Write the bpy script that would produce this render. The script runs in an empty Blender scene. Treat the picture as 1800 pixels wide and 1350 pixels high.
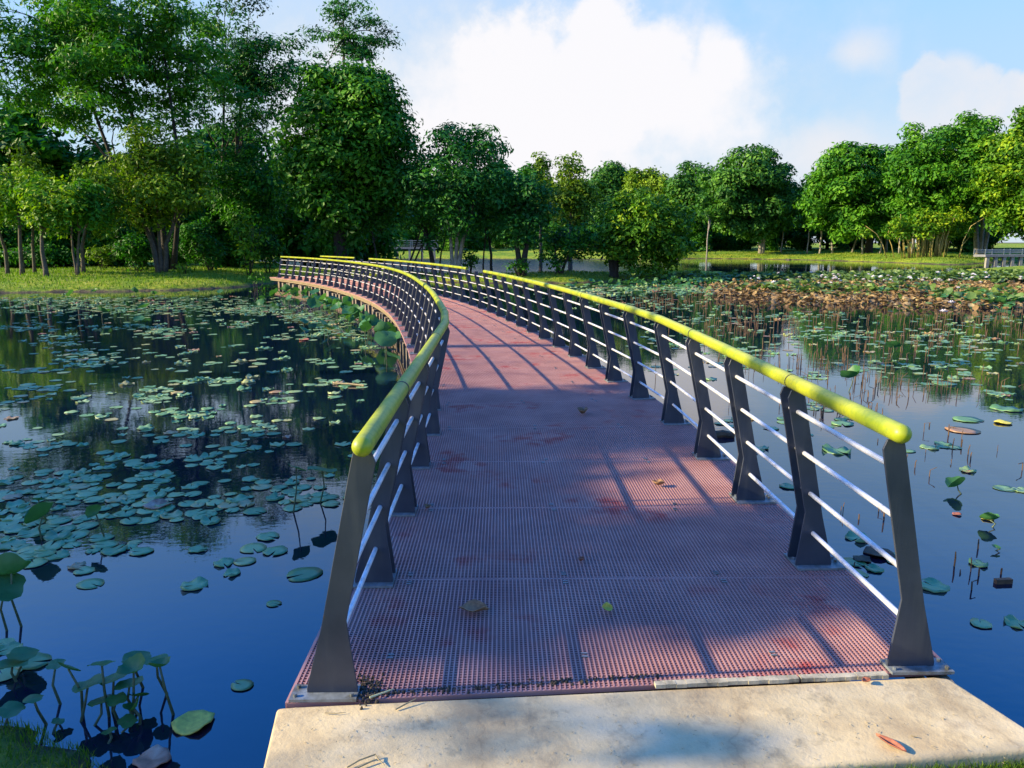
import bpy, math, random
import numpy as np
from mathutils import Vector, Matrix

# ------------------------------------------------------------------ camera, sky, sun, exposure
sc = bpy.context.scene
HC = 1.75                      # camera height above the footbridge deck (deck = z 0)
FPX = 1350.0                   # focal length in pixels of the 1800 px wide photograph
PITCH = math.atan((675 - 425) / FPX)
cam_d = bpy.data.cameras.new("camera")
cam = bpy.data.objects.new("camera", cam_d)
sc.collection.objects.link(cam)
cam.location = (0, 0, HC)
cam.rotation_euler = (math.pi / 2 - PITCH, 0, 0)
cam_d.sensor_width = 36.0
cam_d.lens = FPX / 1800 * 36.0
cam_d.clip_start = 0.05
cam_d.clip_end = 6000
sc.camera = cam

SUN_EL = math.radians(24.0)
SUN_AZ = math.radians(-6.0)    # 0 = straight from the left, negative = a little behind the camera
SUN = Vector((-math.cos(SUN_EL) * math.cos(SUN_AZ), math.cos(SUN_EL) * math.sin(SUN_AZ), math.sin(SUN_EL)))
sl = bpy.data.lights.new("sun", 'SUN')
sl.energy = 5.0
sl.angle = math.radians(0.5)
sl.color = (1.0, 0.81, 0.49)
so = bpy.data.objects.new("sun", sl)
sc.collection.objects.link(so)
so.location = SUN * 60
so.rotation_euler = SUN.to_track_quat('Z', 'Y').to_euler()

sc.view_settings.view_transform = 'Standard'
sc.view_settings.look = 'None'
sc.view_settings.exposure = 1.2
sc.view_settings.gamma = 1.0
sc.render.engine = 'CYCLES'
sc.cycles.max_bounces = 8
sc.cycles.diffuse_bounces = 3
sc.cycles.glossy_bounces = 4
sc.cycles.transparent_max_bounces = 8
sc.cycles.caustics_reflective = False
sc.cycles.caustics_refractive = False
sc.cycles.use_denoising = True


class NT:
    """small helper to write node trees"""
    def __init__(s, tree):
        s.t = tree; s.n = tree.nodes; s.l = tree.links
        s.n.clear()
    def add(s, typ, **kw):
        n = s.n.new(typ)
        for k, v in kw.items():
            if k == 'inp':
                for i, x in v.items():
                    if isinstance(x, bpy.types.NodeSocket): s.l.new(x, n.inputs[i])
                    else: n.inputs[i].default_value = x
            else: setattr(n, k, v)
        return n
    def math(s, op, a, b=0.0, c=0.0, clamp=False):
        n = s.add('ShaderNodeMath', operation=op, inp={0: a, 1: b, 2: c}); n.use_clamp = clamp
        return n.outputs[0]
    def mix(s, f, a, b, typ='MIX'):
        n = s.add('ShaderNodeMix', data_type='RGBA', blend_type=typ)
        for i, x in ((0, f), (6, a), (7, b)):
            if isinstance(x, bpy.types.NodeSocket): s.l.new(x, n.inputs[i])
            else: n.inputs[i].default_value = x
        return n.outputs[2]
    def noise(s, vec, scale, detail=4.0, rough=0.55):
        n = s.add('ShaderNodeTexNoise', inp={'Scale': scale, 'Detail': detail, 'Roughness': rough})
        if vec is not None: s.l.new(vec, n.inputs['Vector'])
        return n
    def ramp(s, fac, stops, interp='LINEAR'):
        n = s.add('ShaderNodeValToRGB', inp={0: fac})
        e = n.color_ramp.elements
        n.color_ramp.interpolation = interp
        while len(e) > 1: e.remove(e[-1])
        e[0].position = stops[0][0]; e[0].color = stops[0][1]
        for p, c in stops[1:]:
            k = e.new(p); k.color = c
        return n.outputs[0]


def c4(r, g, b): return (r, g, b, 1.0)

world = bpy.data.worlds.new("World")
sc.world = world
world.use_nodes = True
W = NT(world.node_tree)
sky = W.add('ShaderNodeTexSky', sky_type='NISHITA')
sky.sun_disc = False
sky.sun_elevation = SUN_EL
sky.sun_rotation = math.radians(-96.0)
sky.altitude = 50
sky.air_density = 1.0
sky.dust_density = 0.4
sky.ozone_density = 2.0
tc = W.add('ShaderNodeTexCoord')
sep = W.add('ShaderNodeSeparateXYZ', inp={0: tc.outputs['Generated']})
dx, dy, dz = sep.outputs
yy = W.math('MAXIMUM', W.math('ABSOLUTE', dy), 0.05)
pu = W.math('DIVIDE', dx, yy)          # slope to the right
pw = W.math('DIVIDE', dz, yy)          # slope upward
n1 = W.noise(tc.outputs['Generated'], 9.0, 6.0, 0.6)
n2 = W.noise(tc.outputs['Generated'], 3.2, 5.0, 0.55)
n3 = W.noise(tc.outputs['Generated'], 26.0, 5.0, 0.6)
nn = W.math('ADD', W.math('MULTIPLY', W.math('SUBTRACT', n1.outputs[0], 0.5), 1.5), W.math('MULTIPLY', W.math('SUBTRACT', n3.outputs[0], 0.5), 0.9))

def puff(u, v, ru, rv, soft):
    """one cloud lobe, given as a direction (slopes) and extents"""
    a = W.math('DIVIDE', W.math('SUBTRACT', pu, u), ru)
    b = W.math('DIVIDE', W.math('SUBTRACT', pw, v), rv)
    d = W.math('SQRT', W.math('ADD', W.math('MULTIPLY', a, a), W.math('MULTIPLY', b, b)))
    d = W.math('ADD', d, nn)
    m = W.add('ShaderNodeMapRange', interpolation_type='SMOOTHSTEP', inp={0: d, 1: 1.0 + soft, 2: 1.0 - soft, 3: 0.0, 4: 1.0})
    return m.outputs[0]

def vmax(l):
    r = l[0]
    for x in l[1:]: r = W.math('MAXIMUM', r, x)
    return r

def PU(u): return (u - 900) / FPX * 1.0
def PW(v): return (425 - v) / FPX * 1.0

big = vmax([puff(PU(1040), PW(85), .042, .046, .25), puff(PU(1130), PW(140), .075, .058, .35),
            puff(PU(1245), PW(135), .042, .045, .45), puff(PU(1010), PW(180), .17, .10, .25),
            puff(PU(900), PW(240), .25, .10, .55), puff(PU(1165), PW(190), .11, .075, .65)])
hazec = vmax([puff(PU(800), PW(240), .36, .20, .8), puff(PU(1350), PW(330), .5, .07, .9)])
small = vmax([puff(PU(1600), PW(185), .036, .042, .15), puff(PU(1655), PW(205), .065, .05, .2), puff(PU(1745), PW(195), .04, .034, .2),
              puff(PU(1640), PW(160), .03, .03, .5), puff(PU(1480), PW(115), .03, .02, .8), puff(PU(1440), PW(270), .05, .03, .8)])
strength = 0.094
bg_sky = W.add('ShaderNodeBackground', inp={0: sky.outputs[0], 1: strength})
up_ = W.add('ShaderNodeMapRange', interpolation_type='SMOOTHSTEP', inp={0: dz, 1: .14, 2: .52, 3: 0.0, 4: 1.0}).outputs[0]
hsv = W.add('ShaderNodeHueSaturation', inp={'Hue': W.math('MULTIPLY_ADD', up_, .018, .500), 'Saturation': 1.46, 'Value': W.math('MULTIPLY_ADD', up_, 1.5, 1.1), 'Color': sky.outputs[0]})
low = W.math('MULTIPLY', W.math('SUBTRACT', 1.0, up_), .84)
col = W.mix(low, hsv.outputs[0], c4(2.5, 3.35, 4.3))
col = W.mix(W.math('MULTIPLY', hazec, 0.75), col, c4(3.5, 3.8, 4.2))
col = W.mix(W.math('MULTIPLY', W.math('MULTIPLY', small, W.math('MULTIPLY_ADD', n1.outputs[0], 2.2, -.2)), 0.85, clamp=True), col, c4(4.0, 4.0, 4.2))
col = W.mix(W.math('MULTIPLY', big, 0.93), col, c4(4.6, 4.5, 4.6))
W.l.new(col, bg_sky.inputs[0])
outw = W.add('ShaderNodeOutputWorld', inp={0: bg_sky.outputs[0]})

# ------------------------------------------------------------------ helpers
RNG = np.random.default_rng(7)
random.seed(7)
COL = sc.collection
WL = -0.42                     # water level


def ray(u, v):
    x = (u - 900) / FPX; y = (675 - v) / FPX
    c, s = math.cos(PITCH), math.sin(PITCH)
    return x, c + y * s, -s + y * c

def gnd(u, v, z=0.0):
    """where the sight line of a photo pixel meets the level z"""
    r = ray(u, v); t = (z - HC) / r[2]
    return r[0] * t, r[1] * t

def wp(u, v): return gnd(u, v, WL)

def at(u, v, d):
    """a photo pixel at the distance d: x and z"""
    r = ray(u, v); t = d / r[1]
    return r[0] * t, HC + r[2] * t

def link(o, parent=None):
    COL.objects.link(o)
    if parent is not None: o.parent = parent
    return o

def tag(o, label=None, cat=None, group=None, kind=None):
    if label: o['label'] = label
    if cat: o['category'] = cat
    if group: o['group'] = group
    if kind: o['kind'] = kind
    return o

def empty(name, loc, rz=0.0):
    o = bpy.data.objects.new(name, None)
    o.empty_display_size = 0.2
    o.location = loc; o.rotation_euler = (0, 0, rz)
    return link(o)

def np_mesh(name, V, Q, mats, attr=None, smooth=False, midx=None):
    """mesh from arrays: Q is (m,3) or (m,4)"""
    V = np.asarray(V, dtype=np.float32); Q = np.asarray(Q, dtype=np.int32)
    me = bpy.data.meshes.new(name)
    k = Q.shape[1]
    me.vertices.add(len(V)); me.vertices.foreach_set('co', V.ravel())
    me.loops.add(Q.size); me.loops.foreach_set('vertex_index', Q.ravel())
    me.polygons.add(len(Q)); me.polygons.foreach_set('loop_start', np.arange(0, Q.size, k, dtype=np.int32))
    if not isinstance(mats, (list, tuple)): mats = [mats]
    for m in mats: me.materials.append(m)
    if midx is not None: me.polygons.foreach_set('material_index', np.asarray(midx, dtype=np.int32))
    me.polygons.foreach_set('use_smooth', np.full(len(Q), smooth, dtype=bool))
    if attr is not None:
        a = me.attributes.new('var', 'FLOAT', 'FACE'); a.data.foreach_set('value', np.asarray(attr, dtype=np.float32))
    me.update(calc_edges=True)
    return me

class MB:
    """collects shapes, builds ONE mesh object"""
    def __init__(s): s.v = []; s.f = []
    def add(s, vs, fs):
        b = len(s.v); s.v += [tuple(p) for p in vs]; s.f += [tuple(b + i for i in f) for f in fs]
    def box(s, c, hx, hy, hz, rot=None):
        vs = [Vector((a * hx, b * hy, d * hz)) for a in (-1, 1) for b in (-1, 1) for d in (-1, 1)]
        if rot is not None: vs = [rot @ p for p in vs]
        c = Vector(c)
        s.add([p + c for p in vs], [(0, 1, 3, 2), (4, 6, 7, 5), (0, 4, 5, 1), (2, 3, 7, 6), (0, 2, 6, 4), (1, 5, 7, 3)])
    def tube(s, pts, rad, n=8, cap=True):
        pts = [Vector(p) for p in pts]
        if not isinstance(rad, (list, tuple, np.ndarray)): rad = [rad] * len(pts)
        b = len(s.v); up = Vector((0, 0, 1)); prev = None
        for i, p in enumerate(pts):
            t = (pts[min(i + 1, len(pts) - 1)] - pts[max(i - 1, 0)])
            if t.length < 1e-9: t = Vector((0, 0, 1))
            t.normalize()
            if prev is None:
                a = t.cross(up if abs(t.z) < .9 else Vector((1, 0, 0))).normalized()
            else:
                a = (prev - t * prev.dot(t)).normalized()
            prev = a; bb = t.cross(a)
            for k in range(n):
                w = 2 * math.pi * k / n
                s.v.append(tuple(p + (a * math.cos(w) + bb * math.sin(w)) * rad[i]))
        for i in range(len(pts) - 1):
            for k in range(n):
                k2 = (k + 1) % n
                s.f.append((b + i * n + k, b + i * n + k2, b + (i + 1) * n + k2, b + (i + 1) * n + k))
        if cap:
            s.f.append(tuple(b + k for k in reversed(range(n))))
            e = b + (len(pts) - 1) * n
            s.f.append(tuple(e + k for k in range(n)))
    def mesh(s, name, mat, smooth=False):
        me = bpy.data.meshes.new(name)
        me.from_pydata([tuple(p) for p in s.v], [], s.f)
        for m in (mat if isinstance(mat, (list, tuple)) else [mat]): me.materials.append(m)
        if smooth: me.polygons.foreach_set('use_smooth', [True] * len(me.polygons))
        me.update()
        return me
    def build(s, name, mat, parent=None, smooth=False, loc=None):
        o = bpy.data.objects.new(name, s.mesh(name, mat, smooth))
        if loc is not None: o.location = loc
        return link(o, parent)

def autosmooth(o, ang=40):
    me = o.data
    me.polygons.foreach_set('use_smooth', [True] * len(me.polygons))
    me.set_sharp_from_angle(angle=math.radians(ang))

# ------------------------------------------------------------------ materials
def mat(name):
    m = bpy.data.materials.new(name); m.use_nodes = True
    return m, NT(m.node_tree)

def finish(t, bsdf, disp=None):
    o = t.add('ShaderNodeOutputMaterial')
    t.l.new(bsdf, o.inputs[0])

def bump(t, h, dist, strength=1.0):
    return t.add('ShaderNodeBump', inp={'Strength': strength, 'Distance': dist, 'Height': h}).outputs[0]

def simple(name, rgb, rough=.5, metal=0.0, var=.25, scale=6.0, bmp=.002, dirt=None, spec=.5):
    m, t = mat(name)
    c = t.add('ShaderNodeTexCoord').outputs['Object']
    n = t.noise(c, scale, 6.0, .6)
    lo = tuple(x * (1 - var) for x in rgb); hi = tuple(min(1, x * (1 + var)) for x in rgb)
    col = t.ramp(n.outputs[0], [(.3, c4(*lo)), (.7, c4(*hi))])
    if dirt:
        n2 = t.noise(c, scale * .35, 7.0, .65)
        f = t.ramp(n2.outputs[0], [(.5, c4(0, 0, 0)), (.68, c4(1, 1, 1))])
        col = t.mix(f, col, c4(*dirt))
    nr = t.math('MULTIPLY_ADD', n.outputs[0], .25, rough - .12)
    p = t.add('ShaderNodeBsdfPrincipled', inp={'Base Color': col, 'Roughness': nr, 'Metallic': metal, 'Specular IOR Level': spec})
    if bmp: t.l.new(bump(t, n.outputs[0], bmp), p.inputs['Normal'])
    finish(t, p.outputs[0]); return m

def leaf_mat(name, dark, mid, light, trans=.27, rough=.5, spec=.16, tcol=None):
    """leaf colour varies leaf by leaf (face attribute) and tree by tree"""
    m, t = mat(name)
    a = t.add('ShaderNodeAttribute', attribute_name='var').outputs['Fac']
    oi = t.add('ShaderNodeObjectInfo').outputs['Random']
    g = t.add('ShaderNodeNewGeometry').outputs['Position']
    n = t.noise(g, .55, 3.0, .6).outputs[0]
    f = t.math('ADD', t.math('MULTIPLY', a, .62), t.math('MULTIPLY', t.math('SUBTRACT', n, .25), .75))
    f = t.math('ADD', f, t.math('MULTIPLY', t.math('SUBTRACT', oi, .5), .12))
    col = t.ramp(f, [(.1, c4(*dark)), (.5, c4(*mid)), (.95, c4(*light))])  # on trees the deep dark stop puts crown shade into the leaf colour
    p = t.add('ShaderNodeBsdfPrincipled', inp={'Base Color': col, 'Roughness': rough, 'Specular IOR Level': spec})
    tc2 = t.mix(1.0, col, c4(*(tcol or (1.25, 1.5, .45))), 'MULTIPLY')
    tr = t.add('ShaderNodeBsdfTranslucent', inp={0: tc2})
    mx = t.add('ShaderNodeMixShader', inp={0: trans, 1: p.outputs[0], 2: tr.outputs[0]})
    finish(t, mx.outputs[0]); return m

M = {}
M['leaf_deep'] = leaf_mat('leaf_deep', (.005, .032, .005), (.026, .135, .009), (.11, .31, .020))
M['leaf_teal'] = leaf_mat('leaf_teal', (.005, .034, .007), (.027, .140, .020), (.11, .32, .038))
M['leaf_olive'] = leaf_mat('leaf_olive', (.024, .054, .004), (.105, .20, .009), (.27, .40, .022))
M['leaf_lime'] = leaf_mat('leaf_lime', (.014, .068, .004), (.088, .225, .009), (.42, .52, .020))
M['leaf_mid'] = leaf_mat('leaf_mid', (.008, .048, .004), (.043, .17, .009), (.155, .35, .020))
M['leaf_far'] = leaf_mat('leaf_far', (.009, .050, .009), (.046, .155, .017), (.16, .33, .034))
M['leaf_yellow'] = leaf_mat('leaf_yellow', (.072, .151, .012), (.20, .315, .020), (.38, .47, .043))
M['bark'] = simple('bark', (.085, .070, .052), .9, 0, .5, 9.0, .03, (.05, .055, .035))
M['bark_pale'] = simple('bark_pale', (.26, .235, .19), .85, 0, .4, 7.0, .02, (.12, .11, .085))
M['bark_dark'] = simple('bark_dark', (.030, .026, .020), .9, 0, .5, 8.0, .03)
M['bamboo'] = simple('bamboo', (.38, .30, .09), .6, 0, .35, 5.0, .004)
M['steel_dark'] = simple('steel_dark', (.052, .061, .080), .42, .15, .25, 11.0, .0006, (.075, .078, .070), .5)
M['steel_plate'] = simple('steel_plate', (.20, .23, .24), .5, .3, .25, 30.0, .0006, (.10, .10, .08))
M['rod'] = simple('rod', (.66, .67, .68), .38, .25, .10, 25.0, .0004, (.42, .42, .40))
M['gap'] = simple('gap', (.02, .02, .02), .7, 0, .2, 10, 0)
M['concrete_pile'] = simple('concrete_pile', (.19, .165, .125), .9, 0, .35, 7.0, .01, (.16, .10, .05))
M['beam'] = simple('beam', (.22, .175, .105), .6, .1, .25, 8.0, .002, (.25, .18, .09))
M['dead_leaf'] = simple('dead_leaf', (.22, .12, .055), .75, 0, .5, 40.0, .002)
M['dead_leaf_red'] = simple('dead_leaf_red', (.30, .10, .05), .75, 0, .5, 40.0, .002)
M['dead_leaf_yellow'] = simple('dead_leaf_yellow', (.45, .42, .07), .7, 0, .3, 40.0, .002)
M['twig'] = simple('twig', (.30, .24, .12), .8, 0, .4, 60.0, .001)
M['straw'] = simple('straw', (.50, .50, .25), .7, 0, .3, 60.0, .001)
M['stalk'] = simple('stalk', (.10, .060, .030), .85, 0, .6, 14.0, .001)
M['lotus_stem'] = simple('lotus_stem', (.07, .10, .04), .6, 0, .4, 20.0, .001)
M['petal'] = simple('petal', (.78, .74, .72), .6, 0, .1, 20.0, 0)
M['pond_weed'] = simple('pond_weed', (.26, .14, .08), .7, 0, .5, 18.0, .004, (.35, .30, .22))
M['soil'] = simple('soil', (.055, .045, .030), .95, 0, .5, 40.0, .006)
M['lath'] = simple('lath', (.42, .38, .26), .85, 0, .35, 14.0, .003, (.07, .07, .05))
M['boardwalk'] = simple('boardwalk', (.16, .17, .17), .7, 0, .3, 3.0, 0)
M['boardwalk_post'] = simple('boardwalk_post', (.26, .25, .20), .8, 0, .25, 3.0, 0)
M['rail_grey'] = simple('rail_grey', (.17, .21, .21), .5, .2, .2, 3.0, 0)

m, t = mat('steel_post'); M['steel_post'] = m
g = t.add('ShaderNodeNewGeometry').outputs['Position']
mp = t.add('ShaderNodeMapping', inp={0: g, 3: (16.0, 16.0, 1.6)})
sn = t.noise(mp.outputs[0], 1.0, 6.0, .6).outputs[0]; nf = t.noise(g, 45.0, 5.0, .7).outputs[0]; nb_ = t.noise(g, 4.0, 5.0, .6).outputs[0]
col = t.ramp(nb_, [(.3, c4(.026, .034, .052)), (.7, c4(.046, .056, .078))])
col = t.mix(t.math('MULTIPLY', t.ramp(sn, [(.50, c4(0, 0, 0)), (.68, c4(1, 1, 1))]), .32), col, c4(.105, .108, .100))
col = t.mix(t.math('MULTIPLY', t.ramp(nf, [(.66, c4(0, 0, 0)), (.74, c4(1, 1, 1))]), .6), col, c4(.13, .075, .035))
p = t.add('ShaderNodeBsdfPrincipled', inp={'Base Color': col, 'Roughness': t.math('MULTIPLY_ADD', sn, .3, .3), 'Metallic': .1})
t.l.new(bump(t, nf, .0006), p.inputs['Normal'])
finish(t, p.outputs[0])

# handrail: lime-yellow enamel, algae and scuffs
m, t = mat('handrail_paint'); M['handrail'] = m
g = t.add('ShaderNodeTexCoord').outputs['Object']
n = t.noise(g, 3.0, 7.0, .65).outputs[0]; nf = t.noise(g, 28.0, 5.0, .7).outputs[0]
col = t.ramp(n, [(.32, c4(.16, .24, .012)), (.5, c4(.30, .35, .012)), (.72, c4(.43, .42, .02))])
f = t.ramp(nf, [(.50, c4(0, 0, 0)), (.68, c4(1, 1, 1))])
col = t.mix(t.math('MULTIPLY', f, .6), col, c4(.15, .22, .03))
p = t.add('ShaderNodeBsdfPrincipled', inp={'Base Color': col, 'Roughness': t.math('MULTIPLY_ADD', nf, .35, .25), 'Specular IOR Level': .5})
t.l.new(bump(t, nf, .0005), p.inputs['Normal'])
finish(t, p.outputs[0])

# deck grating: faded terracotta resin with patches where the old red shows
m, t = mat('grating'); M['grating'] = m
g = t.add('ShaderNodeNewGeometry').outputs['Position']
n = t.noise(g, 2.3, 5.0, .6).outputs[0]; n2 = t.noise(g, 1.15, 3.0, .5).outputs[0]; nf = t.noise(g, 60.0, 3.0, .6).outputs[0]
col = t.ramp(n, [(.3, c4(.29, .140, .130)), (.5, c4(.38, .195, .172)), (.72, c4(.46, .26, .225))])
red = t.ramp(n2, [(.55, c4(0, 0, 0)), (.62, c4(1, 1, 1))])
red2 = t.ramp(t.noise(g, 5.0, 4.0, .6).outputs[0], [(.45, c4(0, 0, 0)), (.6, c4(1, 1, 1))])
col = t.mix(t.math('MULTIPLY', t.math('MULTIPLY', red, red2), .85), col, c4(.34, .035, .03))
col = t.mix(t.math('MULTIPLY', nf, .35), col, c4(.22, .13, .11))
p = t.add('ShaderNodeBsdfPrincipled', inp={'Base Color': col, 'Roughness': .6, 'Specular IOR Level': .45})
finish(t, p.outputs[0])

# landing slab: sandy worn concrete with stains
m, t = mat('concrete'); M['concrete'] = m
g = t.add('ShaderNodeNewGeometry').outputs['Position']
n = t.noise(g, 2.2, 8.0, .62).outputs[0]; nf = t.noise(g, 70.0, 4.0, .7).outputs[0]; n3 = t.noise(g, 6.0, 6.0, .7).outputs[0]
col = t.ramp(n, [(.32, c4(.36, .27, .14)), (.5, c4(.55, .44, .235)), (.7, c4(.64, .535, .32))])
st = t.ramp(n3, [(.52, c4(0, 0, 0)), (.70, c4(1, 1, 1))])
col = t.mix(t.math('MULTIPLY', st, .7), col, c4(.27, .20, .11))
moss = t.ramp(t.noise(g, 1.5, 6.0, .7).outputs[0], [(.56, c4(0, 0, 0)), (.70, c4(1, 1, 1))])
col = t.mix(t.math('MULTIPLY', moss, .5), col, c4(.17, .18, .11))
vor = t.add('ShaderNodeTexVoronoi', feature='DISTANCE_TO_EDGE', inp={'Scale': .9}); wv = t.add('ShaderNodeVectorMath', operation='ADD', inp={0: g}); wn = t.add('ShaderNodeVectorMath', operation='SCALE', inp={0: t.noise(g, 5.0, 5.0, .6).outputs[1], 3: .25}); t.l.new(wn.outputs[0], wv.inputs[1]); t.l.new(wv.outputs[0], vor.inputs['Vector'])
crack = t.ramp(vor.outputs[0], [(0.0, c4(1, 1, 1)), (.006, c4(0, 0, 0))])
col = t.mix(t.math('MULTIPLY', crack, .25), col, c4(.10, .075, .04))
tan_ = t.ramp(vor.outputs[0], [(0.0, c4(1, 1, 1)), (.07, c4(0, 0, 0))])
col = t.mix(t.math('MULTIPLY', tan_, .35), col, c4(.30, .21, .10))
sp = t.ramp(nf, [(.66, c4(0, 0, 0)), (.74, c4(1, 1, 1))])
col = t.mix(t.math('MULTIPLY', sp, .6), col, c4(.14, .11, .07))
p = t.add('ShaderNodeBsdfPrincipled', inp={'Base Color': col, 'Roughness': .88})
t.l.new(bump(t, t.math('ADD', t.math('MULTIPLY', nf, .3), n3), .006), p.inputs['Normal'])
finish(t, p.outputs[0])

# ground: grass with bare earth near the water
m, t = mat('ground'); M['ground'] = m
gp = t.add('ShaderNodeNewGeometry').outputs['Position']
zc = t.add('ShaderNodeSeparateXYZ', inp={0: gp}).outputs[2]
n = t.noise(gp, .35, 6.0, .65).outputs[0]; nf = t.noise(gp, 5.0, 6.0, .7).outputs[0]; nm = t.noise(gp, 1.4, 5.0, .6).outputs[0]
col = t.ramp(t.math('ADD', t.math('MULTIPLY', n, .6), t.math('MULTIPLY', nf, .4)),
             [(.30, c4(.045, .12, .008)), (.46, c4(.13, .23, .014)), (.58, c4(.29, .32, .025)), (.74, c4(.42, .37, .07))])
soil = t.ramp(nm, [(.35, c4(.05, .042, .028)), (.65, c4(.13, .10, .06))])
edge = t.add('ShaderNodeMapRange', inp={0: t.math('ADD', zc, t.math('MULTIPLY', t.math('SUBTRACT', nm, .5), .3)), 1: WL + .12, 2: WL + .02, 3: 0.0, 4: 1.0}).outputs[0]
col = t.mix(edge, col, soil)
p = t.add('ShaderNodeBsdfPrincipled', inp={'Base Color': col, 'Roughness': .9, 'Specular IOR Level': .2})
t.l.new(bump(t, nf, .12), p.inputs['Normal'])
finish(t, p.outputs[0])

# water: dark pond, glassy near the bridge, ruffled on the open lake behind
m, t = mat('water'); M['water'] = m
gp = t.add('ShaderNodeNewGeometry').outputs['Position']
sx_ = t.add('ShaderNodeSeparateXYZ', inp={0: gp}); yc = sx_.outputs[1]
mp = t.add('ShaderNodeMapping', inp={0: gp, 3: (1.0, 1.7, 1.0)})
w1 = t.noise(mp.outputs[0], 1.6, 3.0, .5).outputs[0]
w2 = t.noise(mp.outputs[0], 9.0, 3.0, .5).outputs[0]
calm = t.noise(gp, .16, 2.0, .5).outputs[0]
lake = t.add('ShaderNodeMapRange', inp={0: yc, 1: 46.0, 2: 56.0, 3: 0.0, 4: 1.0}).outputs[0]
lake = t.math('MULTIPLY', lake, t.add('ShaderNodeMapRange', inp={0: sx_.outputs[0], 1: 6.0, 2: 16.0, 3: 1.0, 4: 0.0}).outputs[0])
amp = t.math('ADD', t.math('MULTIPLY', t.math('POWER', calm, 2.0), 1.0), t.math('MULTIPLY', lake, 2.0))
h = t.math('ADD', t.math('MULTIPLY', t.math('MULTIPLY', w1, amp), .010), t.math('MULTIPLY', t.math('MULTIPLY', w2, amp), .0042))
p = t.add('ShaderNodeBsdfPrincipled', inp={'Base Color': c4(.0025, .007, .022), 'Roughness': t.math('MULTIPLY_ADD', lake, .22, .010), 'IOR': 1.9, 'Specular IOR Level': .5})
t.l.new(bump(t, h, 1.0, .55), p.inputs['Normal'])
finish(t, p.outputs[0])

def pad_mat(name, use_attr):
    m, t = mat(name)
    r = t.add('ShaderNodeAttribute', attribute_name='var').outputs['Fac'] if use_attr else t.add('ShaderNodeObjectInfo').outputs['Random']
    g = t.add('ShaderNodeNewGeometry').outputs['Position']
    n = t.noise(g, 14.0, 4.0, .6).outputs[0]
    col = t.ramp(r, [(0, c4(.08, .20, .065)), (.35, c4(.13, .27, .10)), (.7, c4(.20, .32, .12)), (.86, c4(.28, .36, .12)), (.95, c4(.33, .27, .10)), (1.0, c4(.28, .12, .06))])
    col = t.mix(t.math('MULTIPLY', t.ramp(n, [(.5, c4(0, 0, 0)), (.72, c4(1, 1, 1))]), .4), col, c4(.13, .17, .07))
    p = t.add('ShaderNodeBsdfPrincipled', inp={'Base Color': col, 'Roughness': .42, 'Specular IOR Level': .55})
    t.l.new(bump(t, n, .004), p.inputs['Normal'])
    finish(t, p.outputs[0]); return m
M['pad'] = pad_mat('pad', False); M['pad_field'] = pad_mat('pad_field', True)
M['lotus_leaf'] = leaf_mat('lotus_leaf', (.02, .09, .03), (.05, .17, .05), (.14, .28, .07), .3, .45, .4, (1.3, 1.3, .4))
M['lotus_brown'] = leaf_mat('lotus_brown', (.11, .07, .03), (.28, .19, .09), (.48, .42, .20), .15, .8, .2, (1.2, .9, .5))
M['lotus_green'] = leaf_mat('lotus_green', (.035, .085, .02), (.10, .18, .04), (.24, .32, .09), .25, .5, .35, (1.2, 1.3, .5))
M['grass'] = leaf_mat('grass', (.03, .08, .006), (.10, .19, .012), (.26, .31, .03), .35, .55, .25)

# ------------------------------------------------------------------ the ground, the water
def poly_sd(P, poly):
    """signed distance to a polygon (positive inside), vectorised"""
    poly = np.asarray(poly); n = len(poly)
    d = np.full(len(P), 1e18); ins = np.zeros(len(P), bool)
    for i in range(n):
        a = poly[i]; b = poly[(i + 1) % n]; e = b - a; w = P - a
        tt = np.clip((w @ e) / (e @ e), 0, 1)[:, None]
        q = w - e * tt
        d = np.minimum(d, (q * q).sum(1))
        c1 = (P[:, 1] >= a[1]) != (P[:, 1] >= b[1])
        with np.errstate(divide='ignore', invalid='ignore'):
            xi = a[0] + (P[:, 1] - a[1]) / (b[1] - a[1] + 1e-30) * e[0]
        ins ^= c1 & (P[:, 0] < xi)
    d = np.sqrt(d)
    return np.where(ins, d, -d)

LAND = [(90, -60), (60, -20), (20, -2.5), (10, .5), (4, 2.0), (2.15, 2.58), (1.6, 2.64), (.6, 2.62), (-.4, 2.5), (-.9, 2.15), (-1.25, 2.25), (-1.5, 2.68), (-1.78, 2.92), (-2.1, 3.08), (-2.5, 3.2),
        (-3.2, 3.3), (-6, 3.2), (-11, 3.6), (-16, 6), (-19, 12), (-23, 22), (-26, 30)]
LAND += [wp(*q) for q in [(-60, 517), (60, 514), (200, 513), (330, 510), (420, 505), (474, 499), (560, 490), (640, 489), (760, 496), (870, 498),
                          (1000, 498), (1100, 494), (1200, 490), (1290, 486), (1296, 483), (1210, 482), (1060, 486), (900, 489), (800, 489), (720, 485),
                          (640, 481), (560, 474), (500, 467), (380, 462), (200, 460), (0, 459)]]
LAND += [(-150, 84), (-260, 84), (-260, -60)]
FAR = [wp(*q) for q in [(-300, 457), (0, 456), (500, 455.5), (800, 455.5), (1000, 456), (1150, 456), (1235, 454.5), (1300, 455), (1420, 457), (1500, 459.5),
                        (1600, 463), (1680, 466), (1730, 463), (1800, 458), (2100, 458)]] + [(420, 120), (420, 500), (-420, 500), (-420, 130)]
SPIT = [wp(*q) for q in [(1655, 479), (1730, 482), (1900, 488), (2100, 488), (2100, 466), (1900, 466), (1800, 469), (1730, 474)]]

def sm(x, w): return 1 - np.exp(-np.maximum(x, 0) / w)

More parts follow.
